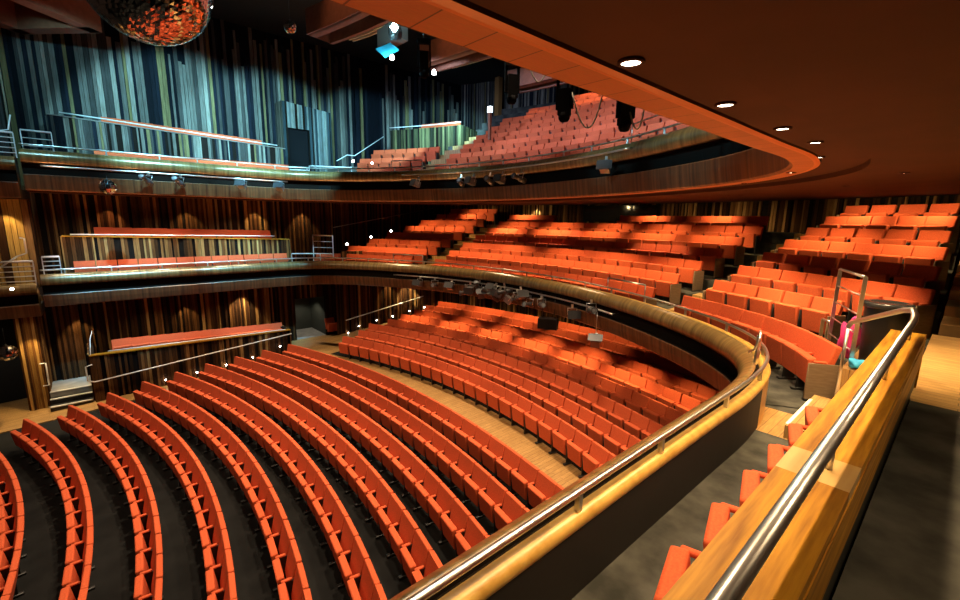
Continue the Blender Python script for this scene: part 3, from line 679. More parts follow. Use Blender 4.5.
for k in range(8):
    r = CR0 + CD * k; z = CZ0 + CRISE * k
    arcrow(CC, r, -10.3 if k else -10.75, -6.12 - .19 * k, z, 'circle_left', k, ends=(0, 1))
    if k < 6: arcrow(CC, r, -4.92 - .17 * k, 5.32 + .21 * k, z, 'circle_mid', k, ends=(1, 1))
    elif k == 6: arcrow(CC, r, -8.0 + 2.0, 1.0, z, 'circle_mid', k) if False else arcrow(CC, r, -5.9, -3.2, z, 'circle_mid', k)
    if k == 6: arcrow(CC, r, .2, 6.2, z, 'circle_midr', k)
    if k >= 1: arcrow(CC, r, 6.32 + .25 * k, 9.42 if k == 1 else 10.55, z, 'circle_right', k, ends=(1, 1))
RA = [(6.33, 10.83), (6.85, 10.62), (7.39, 10.36), (7.93, 10.05), (8.40, 9.74), (8.84, 9.34), (9.2, 8.95), (9.5, 8.55), (9.78, 8.10)]
for k in range(8):
    (xa, ya), (xb, yb) = RA[k], RA[k + 1]; SEATS.append(((xa + xb) / 2, (ya + yb) / 2, 4.0, math.atan2(yb - ya, xb - xa) + PI, 'circle_right', 0, k, 8, 2 if k == 7 else 0))
for k in range(12): SEATS.append((-10.28, -.28 + .61 * k, 4.08, -PI / 2, 'far_circle', 0, k, 12, 0))
for k in range(11): SEATS.append((-11.55, .4 + .575 * k, 5.24 - .015 * k, -PI / 2, 'far_box', 0, k, 11, 0))
for k in range(12): SEATS.append((-10.28, .7 + .55 * k, 7.97 + .006 * k, -PI / 2, 'far_upper', 0, k, 12, 0))
for k in range(11): SEATS.append((-11.5, 1.05 + .5 * k, 9.32 - .016 * k, -PI / 2, 'far_upper_box', 0, k, 11, 0))
for k in range(11): SEATS.append((-9.5, .42 + .535 * k, 1.24 - .021 * k, -PI / 2, 'stalls_box', 0, k, 11, 0))
for k in range(9): SEATS.append((10.29, .43 + .655 * k, 4.0, PI / 2 + R_(15), 'near_arm', 0, k, 9, 0))
for k in range(9):
    r = CR0 + UD * k; z = UZ0 + URISE * k
    if k < 3: arcrow(CC, r, (-8.75, -9.6, -9.9)[k], -6.15 - .17 * k, z, 'upper_left', k)
    arcrow(CC, r, -4.9 - .17 * k if k < 5 else (-5.6, -4.9, -3.4, 3.6)[k - 5], 8.6, z, 'upper_mid', k)
arcrow(CC, 21.4, -9.3, -7.2, 10.6, 'upper_rear_box', 0)
SEATS.append((-10.52, 9.3 - .55, RZ0, -PI / 2, 'niche', 0, 0, 1, 0))

def vis(s):
    """rough size in the photo; 0 when outside the frame or behind the near balcony arm"""
    P = (s[0], s[1], s[2] + .6); x, y, w = pix(P)
    if w < .3 or x < -12 or x > 966 or y < -5 or y > 612: return 0
    if s[4] in ('stalls', 'rear'):
        t = (9.1 - EYE.x) / (s[0] - EYE.x); zc = EYE.z + (s[2] + .85 - EYE.z) * t; yc = s[1] * t
        if yc < 6.5 and zc < 4.72: return 0
    v = 1.0
    if s[4] == 'rear': v = .8
    return v / (w * w)
def keep(s):
    x, y, w = pix((s[0], s[1], s[2] + .6))
    if s[4] in ('stalls', 'rear'):
        t = (9.1 - EYE.x) / (s[0] - EYE.x); zc = EYE.z + (s[2] + .85 - EYE.z) * t; yc = s[1] * t
        if yc < 6.5 and zc < 4.35: return False
    return w > .3 and -60 < x < 1020 and y < 700
SEATS = [s for s in SEATS if keep(s)]
order = sorted(SEATS, key=lambda s: -vis(s))
NEAR = order[:300]; nearset = set(id(s) for s in NEAR)
ORD = 'first second third fourth fifth sixth seventh eighth ninth tenth eleventh twelfth thirteenth fourteenth fifteenth sixteenth seventeenth eighteenth nineteenth twentieth'.split() + ['twenty-' + w for w in 'first second third fourth fifth sixth seventh eighth ninth'.split()] + ['thirtieth']
ROWS = ORD
def seat_label(s):
    sec, row, k, n = s[4:8]; o = ORD[k]
    if sec == 'stalls': return 'orange folded theatre seat, %s from the far wall, in stalls row %s from left edge' % (o, ROWS[row])
    if sec == 'rear': return 'orange theatre seat, %s from the far wall, in %s row behind the stalls cross aisle' % (o, ROWS[row])
    if sec == 'circle_right': return 'orange circle seat, %s from the aisle steps, in %s row of right-hand circle block' % (o, ROWS[row])
    if sec == 'circle_mid': return 'orange circle seat, %s from the far aisle, in %s row of middle circle block' % (o, ROWS[row])
    if sec == 'circle_midr': return 'orange circle seat, %s of the back row under the dark control window' % o
    if sec == 'circle_left': return 'orange circle seat, %s from the far wall, in %s row of far circle block' % (o, ROWS[row])
    if sec == 'far_circle': return 'orange seat facing us, %s from the left behind the far circle balcony front' % o
    if sec == 'far_box': return 'orange seat, %s from the left above the slatted far circle box wall' % o
    if sec == 'far_upper': return 'orange seat, %s from the left behind the far upper balcony front' % o
    if sec == 'far_upper_box': return 'orange seat, %s from the left above the slatted far upper box wall' % o
    if sec == 'stalls_box': return 'orange seat, %s from the left in the lower far slatted box' % o
    if sec == 'near_arm': return 'orange seat in front of the oak parapet, %s from the bottom of the picture' % ORD[max(0, k - 2)] if k >= 2 else 'orange seat under the oak parapet, just below the picture edge'
    if sec == 'niche': return 'single orange folded seat on the wall beside the far stalls doorway'
    return 'pinkish orange seat, %s from the left, in %s row of the upper circle' % (o, ROWS[row])
GRP = {'stalls': 'front stalls seats', 'rear': 'rear stalls seats', 'circle_right': 'seats of the right-hand circle block', 'circle_mid': 'seats of the middle circle block', 'circle_left': 'seats of the far circle block', 'near_arm': 'seats along the near balcony arm'}
proto = thing('theatre_seat', '', 'theatre seat')
for nm, me in PARTS.items():
    o = bpy.data.objects.new(nm, me); COL.objects.link(o); o.parent = proto
first = True; ENDS = []; ARMS = []
for s in NEAR:
    lab = seat_label(s); g = GRP.get(s[4], 'seats of the side boxes')
    if first:
        r = proto; r.location = s[:3]; r.rotation_euler = (0, 0, s[3]); r['label'] = lab; r['group'] = g; first = False
    else: r = dup(proto, s[:3], s[3], lab, g)
    if s[8]:
        ENDS.append((r, s[8]))
    if s[4] == 'near_arm': ARMS.append(r)
for r in ARMS:
    e = bpy.data.objects.new('armrest', PARTS['armrest']); COL.objects.link(e); e.parent = r; e.location = (.57, 0, 0)
for r, fl in ENDS:
    for bit, sx in ((1, 1), (2, -1)):            # local +x points to the row's left end
        if fl & bit:
            e = bpy.data.objects.new('end_panel', ENDP); COL.objects.link(e); e.parent = r; e.location = (.31 * sx, 0, 0)
rest = [s for s in SEATS if id(s) not in nearset]
b = MB()
for s in rest:
    T = Matrix.Translation(s[:3]) @ Matrix.Rotation(s[3], 4, 'Z')
    for (c, sz, rot, mi) in (((0, .065, .60), (.575, .095, .56), 13, 0), ((0, .27, .435), (.495, .12, .44), -8, 0), ((-.295, .20, .61), (.058, .23, .045), 0, 0), ((-.295, .2, .29), (.03, .2, .58), 0, 1)):
        Q = T @ Matrix.Translation(c) @ Matrix.Rotation(R_(rot), 4, 'X')
        b.box((-sz[0] / 2, -sz[1] / 2, -sz[2] / 2), (sz[0] / 2, sz[1] / 2, sz[2] / 2), None, Q, mi)
o = b.build('theatre_seats', [FAB, BLK]); tag(o, 'remaining rows of orange theatre seats further back in stalls, circle and upper circle', 'theatre seats', kind='stuff')
print('SEATS', len(SEATS), 'near', len(NEAR), 'visible', sum(vis(s) > 0 for s in SEATS))

# ------------------------------------------------------------------ lamps
def soff_z(x, y, zb, k): return zb - .045 + k * max(0, min(math.hypot(x - p[0], y - p[1]) for p in (PLU if zb > 5 else PLL)) - .705)
def spot(loc, target, power, col, size, blend=.5, r=.05):
    if 7.2 < loc[2] < 7.6: loc = (loc[0], loc[1], min(loc[2], soff_z(loc[0], loc[1], 7.35, .022) - .03))
    elif 3.5 < loc[2] < 4.3 and loc[1] > 5: loc = (loc[0], loc[1], min(loc[2], soff_z(loc[0], loc[1], 3.58, .10) - .03))
    d = bpy.data.lights.new('spot', 'SPOT'); d.energy = power; d.color = col; d.spot_size = R_(size); d.spot_blend = blend; d.shadow_soft_size = r
    o = bpy.data.objects.new('spot_light', d); COL.objects.link(o); o.location = loc
    o.rotation_euler = (Vector(target) - Vector(loc)).to_track_quat('-Z', 'Y').to_euler(); return o
WARM = (1, .70, .38); AMB = (1, .70, .31); WHT = (1, .86, .68); CYAN = (.30, .78, 1.0)
LAMPN = [0]
def downlight(x, y, z, label, group, power=60, size=110, col=WARM, rad=.045, tgt=None):
    t = thing('downlight', label, 'ceiling light', (x, y, z), 0, group)
    b = MB(); b.lathe([(rad * 1.35, 0), (rad * 1.4, -.012), (rad * 1.02, -.014), (rad, -.004)], 16); b.build('trim_ring', CEIL, t)
    b = MB(); b.lathe([(.002, -.008), (rad, -.007), (rad * .98, -.003), (.002, -.003)], 16); b.build('lamp', LAMP, t)
    if power: spot((x, y, z - .03), tgt or (x, y, z - 3), power, col, size)
# ring of downlights inside the upper soffit, seen along the near curve
RINGL = [(9.72, 1.94), (9.74, 3.02), (9.78, 4.06), (9.81, 4.93), (9.62, 6.02), (9.05, 7.38), (8.0, 8.86)]
PLACE = ['largest ceiling light, nearest to us in the brown soffit', 'second ceiling light along the soffit from us', 'third ceiling light along the soffit from us', 'fourth ceiling light along the soffit, before its bend', 'fifth ceiling light, at the bend of the soffit', 'sixth ceiling light, just past the bend of the soffit', 'seventh ceiling light, well past the bend of the soffit']
for (x, y), l in zip(RINGL, PLACE): downlight(x, y, 7.371 if y < 6.5 else 7.356, l, 'downlights along the orange soffit', (140 if y < 3 else 190) if y < 6 else 240, 120)
downlight(9.75, .7, 7.371, 'ceiling light in the soffit above the camera, outside the picture', 'downlights along the orange soffit', 60, 120)
OUTL = [(6.79, 12.4, 'round ceiling light over the right circle aisle'), (3.7, 14.3, 'ceiling light over the middle of the circle'), (9.19, 10.3, 'ceiling light over the right-hand circle block'), (10.15, 7.94, 'rightmost ceiling light, over the walkway'), (-1.22, 15.6, 'ceiling light over the circle left of the control window'), (-4.27, 14.8, 'small ceiling light over the far circle aisle')]
for x, y, l in OUTL: downlight(x, y, soff_z(x, y, 7.35, .022) + .004, l, 'downlights over the circle seats', 300, 80)
FARL = [(-9.55, -.9, 'tiny ceiling light under the upper front, leftmost'), (-9.6, .6, 'tiny ceiling light under the upper front, second from left'), (-9.6, 2.2, 'tiny ceiling light under the upper front, third from left'), (-9.6, 4.4, 'tiny ceiling light under the upper front, fourth from left')]
for x, y, l in FARL: downlight(x - .1, y, 7.371, l, 'downlights under the far upper balcony', 110, 120, WHT)
for i, (x, y) in enumerate([(-7.4, 9.7), (-3, 11.9), (1.2, 11.9), (4.6, 11.1)]): spot((x, y, 7.42), (x, y + .3, 4), 300, WARM, 110)
# rings of lamps in the ceiling over the circle and over the rear stalls
def on(c, r, x): return (x, circ_y(r, x, c))
for x, p in ((-9.0, 120), (-7.0, 120), (-4.6, 150), (-2.2, 170), (.2, 170), (2.6, 200), (5.0, 170), (7.4, 240), (9.0, 200)):
    q = on(CC, 17.7, x); tq = on(CC, 18.5, x); spot((q[0], q[1], 7.36), (tq[0], tq[1], 4.9), p * 2.6, AMB, 74, .8)
for x, p in ((-9.2, 60), (-7.6, 60), (-4.4, 70), (-2.0, 85), (.6, 75), (3.0, 85), (5.2, 70), (8.2, 85), (9.8, 75)):
    q = on(CC, 20.75, x); tq = on(CC, 21.5, x); spot((q[0], q[1], 7.40), (tq[0], tq[1], 6.0), p * 3.8, AMB, 90, .8)
for x, p in ((-8.2, 30), (-5.0, 35), (-1.6, 30), (1.8, 35), (4.6, 38), (8.6, 38), (10.0, 40)):
    q = on(CC, 22.9, x); tq = on(CC, 23.6, x); spot((q[0], q[1], 7.45), (tq[0], tq[1], 6.6), p * 3.0, AMB, 124, .8)
spot((9.9, 6.6, 7.36), (9.9, 6.8, 4), 150, AMB, 70, .6)
spot((11.4, 6.9, 7.36), (11.3, 7.0, 5), 300, AMB, 80, .6)
spot((8.4, 9.4, 7.36), (8.4, 9.6, 4), 120, WARM, 90, .6)
spot((9.2, 5.9, 7.3), (9.3, 6.5, 4.2), 110, AMB, 45, .6)
for y in (1.6, 3.4): downlight(11.5, y, 7.37, 'ceiling light over the carpeted walkway, outside the picture', 'downlights over the walkway', 60, 110, WARM)  # lamps added out of view to brighten the walkway carpet
for x, p in ((-6.6, 120), (-4.4, 130), (-2.2, 150), (0, 170), (2.1, 180), (4.2, 150), (6.0, 90)):
    q = on(RCc, 21.9, x); tq = on(RCc, 22.5, x); spot((q[0], q[1], 3.62), (tq[0], tq[1], 1.8), p * 3.4, AMB, 66, .8)
for x, p in ((-7.2, 70), (-4.8, 110), (-2.4, 110), (.0, 80), (2.2, 40)):
    q = on(RCc, 24.3, x); tq = on(RCc, 25.0, x); spot((q[0], q[1], 3.75), (tq[0], tq[1], 2.1), p * 3.4, AMB, 84, .8)
for x, p in ((-5.6, 60), (-2, 60), (1.5, 60), (4.5, 60)):
    q = on(RCc, 19.6, x); spot((q[0], q[1] , 3.62), (q[0], q[1] - .3, 1.4), p, WARM, 100, .7) if False else None
# unseen orange spots added along the lower front to brighten the soffit
set_plan(False)
for i in range(4, len(PL), 9): spot(off(i, .3, 4.95), off(i, -.3, 7.3), 95, (1, .42, .13), 120, .9, .1)
# house lights high over the stalls, then added stage-side fill
for (x, y, p) in ((-5, 1, 4700), (0, 0, 4700), (4.5, 2, 4700), (-3, 6, 4600), (2.5, 6, 4800), (6, 5, 3200)):
    spot((x, y + 3.2, 14.6), (x, y, 0), p * 1.12, (1, .74, .48), 60, .8, .3)
for x, p in ((-6, 2600), (-2, 2600), (2, 2800), (5, 2400)): spot((x * .6, -2, 14.4), (x, 10.2, 1.4), p, (1, .70, .40), 26, .8, .3)  # extra spots added from the stage side to brighten the rear rows
for x, p in ((-6, 900), (-1, 900), (4, 900)): spot((x, -5.5, 13.5), (x, 3.5, 0), p, (1, .74, .48), 62, .8, .3)  # frontal fill added to lift the shaded seat fronts
# wall washers: warm scallops on the lower slats
for (x, y, z, p, c) in ((-10.2, 4.7, 3.5, 420, (1, .78, .42)), (-10.2, 2.6, 3.3, 90, AMB), (-10.2, -.7, 3.2, 80, AMB), (-9.0, 12.6, 3.6, 420, (1, .8, .45)), (-9.0, 11.4, 3.6, 120, AMB),
                        (-11.8, 8.2, 7.3, 170, AMB), (-11.8, 6.0, 7.3, 150, AMB), (-11.8, 3.2, 7.3, 120, AMB), (-11.8, .6, 7.3, 80, (1, .5, .25)), (-10.6, -2.1, 7.0, 160, AMB), (-8.7, -1.85, 3.25, 260, AMB), (-10.1, 1.2, 7.2, 50, WARM), (-10.1, 5.2, 7.2, 50, WARM)):
    spot((x, y, z), (x + (.12 if x > -10.2 else 0), y, z - 2.5), p, c, 74, .4, .03)
spot((-5.7, 18.7, 7.5), (-5.9, 19.6, 5.5), 130, (1, .85, .5), 70)
for (x, y, z, p) in ((-9.35, 2.2, 7.2, 110), (-9.35, 5.2, 7.2, 110), (-9.35, -.6, 7.2, 90)): spot((x, y, z), (-10.6, y, 4.9), p, WHT, 100, .6)
for (x, y, z, p) in ((-8.2, 1.5, 3.5, 90), (-8.2, 4.2, 3.5, 90)): spot((x, y, z), (-9.3, y, 1.3), p, WARM, 100, .6)
spot((-11.6, 7.8, 2.66), (-11.6, 7.8, .6), 60, WHT, 120)
spot((-9.6, 7.6, 3.5), (-9.0, 7.6, .6), 70, WARM, 80)
spot((-9.7, -2.9, 3.2), (-9.7, -2.6, 0), 50, WHT, 90); spot((-9.9, -.9, 3.4), (-9.4, -.95, .4), 130, WHT, 80)
# cool washes on the upper wall, fronts and upper seats
for (y, ty, p) in ((-1, 1.0, 700), (2.5, 3.6, 4000), (6, 7.0, 4000), (10, 12, 2200), (13, 17, 1800)):
    spot((-5.5, y, 12.0), (-WX, ty, 8.9), p, CYAN, 74, .35, .1)
for (x, y, p) in ((-6.5, 8.0, 700), (-3.4, 9.2, 900), (-.3, 9.6, 1100), (2.8, 9.3, 1100), (5.8, 8.2, 900)):
    d_ = Vector((x - CC[0], y - CC[1], 0)).normalized() * 6; spot((x, y, 12.0), (x + d_.x, y + d_.y, 10.0), p * 1.1, (.46, .62, 1.0), 84, .6, .2)
for (x, y, tx, ty, tz, p) in ((-3, 2, -9.2, 2.5, 8.4, 500), (-2, 3, -3, 11.4, 9.1, 1500), (2, 3, 4, 10.8, 9.1, 1700), (3.5, 2.5, 6.8, 9.6, 8.9, 1500), (-3.5, .5, -9.2, .8, 4.5, 9000), (-3.5, 4.5, -9.2, 5.0, 4.5, 9000)):
    spot((x, y, 12.8), (tx, ty, tz), p, (.22, .68, 1.0) if tz < 5 else CYAN, 26 if tz < 9 else 20, .7, .1)
spot((-1.0, 16.5, 13.9), (-1.4, 18.4, 11.8), 420, AMB, 80); spot((-4, 16, 13.2), (-4.4, 17.6, 11), 500, AMB, 60)
# hanging lamps and bridges above the void
def bridge(name, label, c, r, a0, a1, z, h=.75, d=.9):
    t = struct(thing(name, label, 'lighting bridge')); n = 14
    P = [(c[0] + r * math.sin(R_(a0 + (a1 - a0) * k / n)), c[1] + r * math.cos(R_(a0 + (a1 - a0) * k / n))) for k in range(n + 1)]; N = normals(P)
    for (o, nm) in ((d / 2, 'side_cladding'), (-d / 2, 'side_cladding')):
        b = MB(); b.sweep(P, [(o - .06, z), (o + .06, z), (o + .06, z + h), (o - .06, z + h)], N, closed=True); b.build(nm, BEAM, t)
    b = MB(); b.sweep(P, [(-d / 2, z), (-d / 2 + .3, z), (-d / 2 + .3, z + .06), (-d / 2, z + .06)], N, closed=True); b.build('bottom_board', BEAM, t)
    for k in range(5):
        b = MB(); o = d / 2 + .25 + .16 * k; b.sweep(P, [(o, z + .35), (o + .05, z + .35), (o + .05, z + .4), (o, z + .4)], N, closed=True); b.build('slat', mat_slat, t)
    i = 0; b = MB(); p = P[0]; q = N[0]; b.add([(p[0] + q[0] * o, p[1] + q[1] * o, zz_) for o, zz_ in ((-d / 2 - .06, z), (d / 2 + .06, z), (d / 2 + .06, z + h), (-d / 2 - .06, z + h))], [(0, 1, 2, 3)]); b.build('end_board', BEAM, t)
mat_slat = mat('pale_ceiling_slat', (.6, .52, .36), .5)
BC = (1.0, -17)
for (i, (x, y)) in enumerate(((-4.7, 6.5), (-4.5, 10.8), (-4.5, 15.4))):
    r = math.hypot(x - BC[0], y - BC[1]); a = math.degrees(math.atan2(x - BC[0], y - BC[1]))
    bridge('lighting_bridge', ['reddish curved lighting bridge nearest the stage', 'reddish curved lighting bridge in the middle', 'reddish curved lighting bridge over the upper seats'][i], BC, r, a, a + 26, 12.5)
    spot((x + 2.5, y - 1.8, 13.6), (x + 2.8, y - .2, 12.9), 50, (1, .5, .25), 120)
# boxed frame at the top left
t = struct(thing('ceiling_frame', 'brown boxed ceiling frame at the top left corner', 'ceiling frame'))
F = [(-9.2, .72), (-11.0, -1.0), (-10.0, -2.4), (-7.6, -1.2)]
for a, c in ((0, 1), (1, 2), (2, 3), (3, 0)):
    P = [Vector((*F[a], 0)), Vector((*F[c], 0))]; d = (P[1] - P[0]).normalized(); n = Vector((-d.y, d.x, 0)) * .22
    b = MB(); q = [P[0] - n - d * .2, P[1] - n + d * .2, P[1] + n + d * .2, P[0] + n - d * .2]; b.prism([(v.x, v.y) for v in q], 12.5, 13.3); b.build('board', BEAM, t)
# mirror balls
def mirror_ball(name, label, c, r, cable, n=(22, 44), hang=None):
    t = thing('mirror_ball', label, 'mirror ball', c)
    b = MB(); rows, cols = n
    for i in range(rows):
        t0 = PI * i / rows - PI / 2; t1 = PI * (i + 1) / rows - PI / 2; m = max(4, int(cols * math.cos((t0 + t1) / 2)))
        for j in range(m):
            a0 = 2 * PI * j / m; a1 = 2 * PI * (j + .92) / m; jt = random.uniform(-.02, .02) * r; tt1 = t0 + (t1 - t0) * .93
            f = lambda tt, aa, s: (r * s * math.cos(tt) * math.cos(aa), r * s * math.cos(tt) * math.sin(aa), r * s * math.sin(tt))
            b.add([f(t0, a0, 1 + jt * .3), f(t0, a1, 1 - jt * .3), f(tt1, a1, 1 + jt * .2), f(tt1, a0, 1 - jt * .2)], [(0, 1, 2, 3)])
    b.build('mirror_tiles', MIRROR, t)
    b = MB(); b.lathe([(r * .985 * math.cos(-PI / 2 + PI * i / 16), r * .985 * math.sin(-PI / 2 + PI * i / 16)) for i in range(1, 16)], 24); b.build('core', mat('mirror_ball_core', (.05, .045, .04), .4), t)
    if cable:
        b = MB(); b.tube([(0, 0, r * .95), (0, 0, cable)], max(.006, r * .02), 6); b.lathe([(r * .12, 0), (r * .12, r * .15)], 10, c=(0, 0, r * .97)); b.build('cable', BLK, t)
mirror_ball('big', 'huge mirror ball at the top left reflecting the orange seats', EYE + (RT * (146 - 480) / FPX - UP * (-20 - 300) / FPX + FW) * 5.0, .66, 4.4, (46, 96))
mirror_ball('small', 'small mirror ball hanging before the upper slatted wall', EYE + (RT * (290 - 480) / FPX - UP * (27 - 300) / FPX + FW) * 11.5, .16, 3.0, (12, 24))
mirror_ball('small', 'mirror ball hanging under the far upper balcony front', EYE + (RT * (108 - 480) / FPX - UP * (187 - 300) / FPX + FW) * 14.2, .24, .35, (12, 24))
mirror_ball('small', 'mirror ball hanging low at the far left edge', EYE + (RT * (7 - 480) / FPX - UP * (353 - 300) / FPX + FW) * 13.6, .25, .8, (12, 24))
# lighting bars and stage lanterns on both balcony fronts
def bar(z, o, xa, xb, name, label):
    idx = [i for i in range(len(PL)) if xa < PL[i][0] < xb and PL[i][1] > 5.0] if xb > -9 else [i for i in range(len(PL)) if PL[i][0] < -8.9 and -1.0 < PL[i][1] < 6.6]
    t = thing('lighting_bar', label, 'lighting bar'); b = MB(); b.tube([off(i, o, z) for i in idx], .026, 8); b.build('pipe', STEEL, t)
    for i in idx[::6]:
        b = MB(); b.tube([off(i, o, z), off(i, -.04, z + .02)], .014, 6); b.build('bracket', BLK, t)
bar(4.18, .17, -6.2, 4.9, 'lower', 'long lighting bar with lanterns on the lower balcony front')
bar(8.10, .17, -99, -99, 'far', 'lighting bar along the far upper balcony front')
bar(8.42, .22, -5.6, 5.2, 'upper', 'lighting bar along the back of the upper balcony front')
LB = {}
def lan_proto(kind):
    t = thing('stage_lantern', '', 'stage light')
    if kind == 0:
        b = MB(); b.lathe([(.05, -.26), (.09, -.25), (.10, -.02), (.075, .0), (.075, .22), (.10, .24), (.10, .30), (.085, .30), (.08, .27)], 14, Matrix.Rotation(PI / 2, 4, 'X')); b.build('body', mat('lantern_black', (.10, .10, .105), .3, .5), t)
        b = MB(); b.lathe([(.002, .272), (.08, .272), (.08, .275), (.002, .276)], 12, Matrix.Rotation(PI / 2, 4, 'X')); b.build('lens', mat('lantern_lens', (.3, .33, .36), .08), t)
    else:
        b = MB(); b.box((-.12, -.18, -.11), (.12, .1, .11)); b.box((-.15, -.2, -.02), (.15, -.14, .02)); b.lathe([(.085, .1), (.105, .22), (.09, .22)], 12, Matrix.Rotation(PI / 2, 4, 'X')); b.build('body', mat('lantern_grey', (.3, .3, .31), .3, .7), t)
        b = MB(); b.box((-.13, -.24, -.13), (.13, -.225, .13)); b.box((-.2, -.235, -.12), (-.13, -.225, .12)); b.box((.13, -.235, -.12), (.2, -.225, .12)); b.build('barn_doors', mat('barn_door_metal', (.05, .05, .055), .45, .3), t)
    b = MB(); b.tube([(-.14, 0, 0), (-.14, 0, .2), (.14, 0, .2), (.14, 0, 0)], .012, 6); b.build('yoke', STEEL, t)
    b = MB(); b.box((-.03, -.03, .2), (.03, .03, .32)); b.build('clamp', STEEL, t)
    return t
LP = [lan_proto(0), lan_proto(1)]; used = [False, False]
def lantern(loc, rz, tilt, label, kind=0, group=None):
    if not used[kind]:
        r = LP[kind]; used[kind] = True; r.location = loc; r.rotation_euler = (tilt, 0, rz); r['label'] = label
        if group: r['group'] = group
    else: r = dup(LP[kind], loc, rz, label, group, rot=(tilt, 0, rz))
    return r
def at_plan(x, o):
    i = min((i for i in range(len(PL)) if PL[i][1] > 6), key=lambda i: abs(PL[i][0] - x)); return off(i, o, 0)
# pixel columns converted to places along the bar
spec = [(-4.9, 'stage lantern at the left end of the lower lighting bar', 1), (-4.0, 'stage lantern second from the left on the lower lighting bar', 0), (-3.2, 'stage lantern left of the dense cluster on the lower bar', 1)]
for j, (x, l, k) in enumerate(spec):
    p = at_plan(x, .22); lantern((p[0], p[1], 3.88), random.uniform(-.8, .8), random.uniform(-.6, .3), l, k, 'lanterns on the lower lighting bar')
for j in range(13):
    x = -2.4 + j * .27; p = at_plan(x, .24 + .1 * (j % 2)); lantern((p[0], p[1], 3.86 + .14 * (j % 3) - .1), random.uniform(-1.2, 1.2), random.uniform(-.9, .5), 'stage lantern, %s from the left in the dense cluster on the lower bar' % ORD[j], j % 2, 'lanterns on the lower lighting bar')
for (x, z, l, k) in ((1.75, 3.85, 'pale stage lantern just right of the dense cluster', 0), (3.0, 3.82, 'stage lantern with open shutters right on the lower bar', 1), (3.95, 4.12, 'silver lantern lying at the right end of the lower bar', 0)):
    p = at_plan(x, .25); lantern((p[0], p[1], z), .9, -.2, l, k, 'lanterns on the lower lighting bar')
p = at_plan(4.15, .25); lantern((p[0], p[1], 3.25), .5, -.9, 'small lantern hanging on a rod below the lower bar', 1)
b = MB(); b.tube([(p[0], p[1], 4.15), (p[0], p[1], 3.55)], .01, 6); tag(b.build('hanging_rod', STEEL), 'thin rod hanging from the right end of the lower bar', 'rod')
p = at_plan(2.05, .2); t = thing('loudspeaker', 'black rectangular loudspeaker under the lower balcony front', 'loudspeaker', (p[0], p[1], 3.1), .5)
b = MB(); b.box((-.32, -.15, 0), (.32, .15, .36)); b.build('cabinet', BLK, t); b = MB(); b.box((-.3, -.16, .02), (.3, -.15, .34)); b.build('grille', RECESS, t)
b = MB(); b.tube([(-.2, 0, .36), (-.2, 0, 1.1)], .015, 6); b.tube([(.2, 0, .36), (.2, 0, 1.1)], .015, 6); b.build('bracket', BLK, t)
for (y, l, k) in ((1.7, 'dark stage lantern on the far upper bar, left of the bright one', 0), (2.65, 'bright silver stage lantern on the far upper bar', 0), (4.75, 'small stage lantern on the far upper bar, second from right', 1), (6.2, 'small stage lantern at the right end of the far upper bar', 1)):
    lantern((-8.86, y, 7.82), .9, -.5, l, k, 'lanterns on the far upper bar')
for (x, l, k) in ((-4.7, 'lone stage lantern on the upper front left of the middle', 1), (-2.6, 'stage lantern at the left of the upper front cluster', 0), (-2.0, 'stage lantern second in the upper front cluster', 1), (-1.2, 'stage lantern in the middle of the upper front cluster', 0), (-.6, 'white stage lantern in the upper front cluster', 1), (0.3, 'stage lantern at the right of the upper front cluster', 0), (4.1, 'lone stage lantern on the upper front at right', 1)):
    p = at_plan(x, .3); lantern((p[0], p[1], 8.02), random.uniform(-.6, .6), -.3, l, k, 'lanterns on the upper balcony front')
# big hanging moving lights just beyond the near soffit edge
def ray(x, y, d): return EYE + (RT * (x - 480) / FPX - UP * (y - 300) / FPX + FW) * d
for (x, y, d, l) in ((512, 82, 8.5, 'black moving light hanging left of the near soffit edge'), (565, 97, 7.5, 'large black moving light hanging with looped cables'), (626, 105, 7.0, 'black box light hanging nearest the soffit bend'), (424, 58, 9.5, 'black moving light hanging beside the blue lamp')):
    c = ray(x, y, d); t = thing('moving_light', l, 'stage light', c, random.uniform(.4, 1.2), 'hanging moving lights')
    b = MB(); b.box((-.10, -.09, -.30), (.10, .09, .12)); b.lathe([(.07, -.40), (.10, -.35), (.10, -.26)], 14); b.build('body', HANG, t)
    b = MB(); b.box((-.15, -.03, -.2), (-.11, .03, .3)); b.box((.11, -.03, -.2), (.15, .03, .3)); b.box((-.15, -.05, .28), (.15, .05, .38)); b.build('yoke', HANG, t)
    b = MB(); b.tube([(0, 0, .38), (0, 0, 14.95 - c.z)], .02, 6); b.build('drop_pole', BLK, t)
for (x0, y0, xm, ym, x1, y1, d, l) in ((530, 68, 540, 82, 548, 66, 8.2, 'short looped cable beside the left hanging light'), (572, 92, 590, 128, 603, 92, 7.4, 'long looped cable below the large hanging light'), (630, 112, 636, 129, 645, 104, 6.9, 'looped cable below the right hanging light')):
    pts = [ray(x0 + (x1 - x0) * t_ , (1 - t_) ** 2 * y0 + 2 * t_ * (1 - t_) * (2 * ym - (y0 + y1) / 2) + t_ * t_ * y1, d) for t_ in [k / 14 for k in range(15)]]
    pts.append(pts[-1] + Vector((0, 0, .9))); b = MB(); b.tube(pts, .013, 6); tag(b.build('cable', mat('pale_cable', (.4, .36, .28), .6)), l, 'cable')
c = ray(396, 33, 9.6); t = thing('blue_lamp', 'bright blue-white stage lamp with a cyan flap at the top', 'stage light', c)
b = MB(); b.lathe([(.02, -.1), (.13, -.08), (.14, .12), (.05, .16)], 14, Matrix.Rotation(R_(100), 4, 'X')); b.build('body', BLK, t)
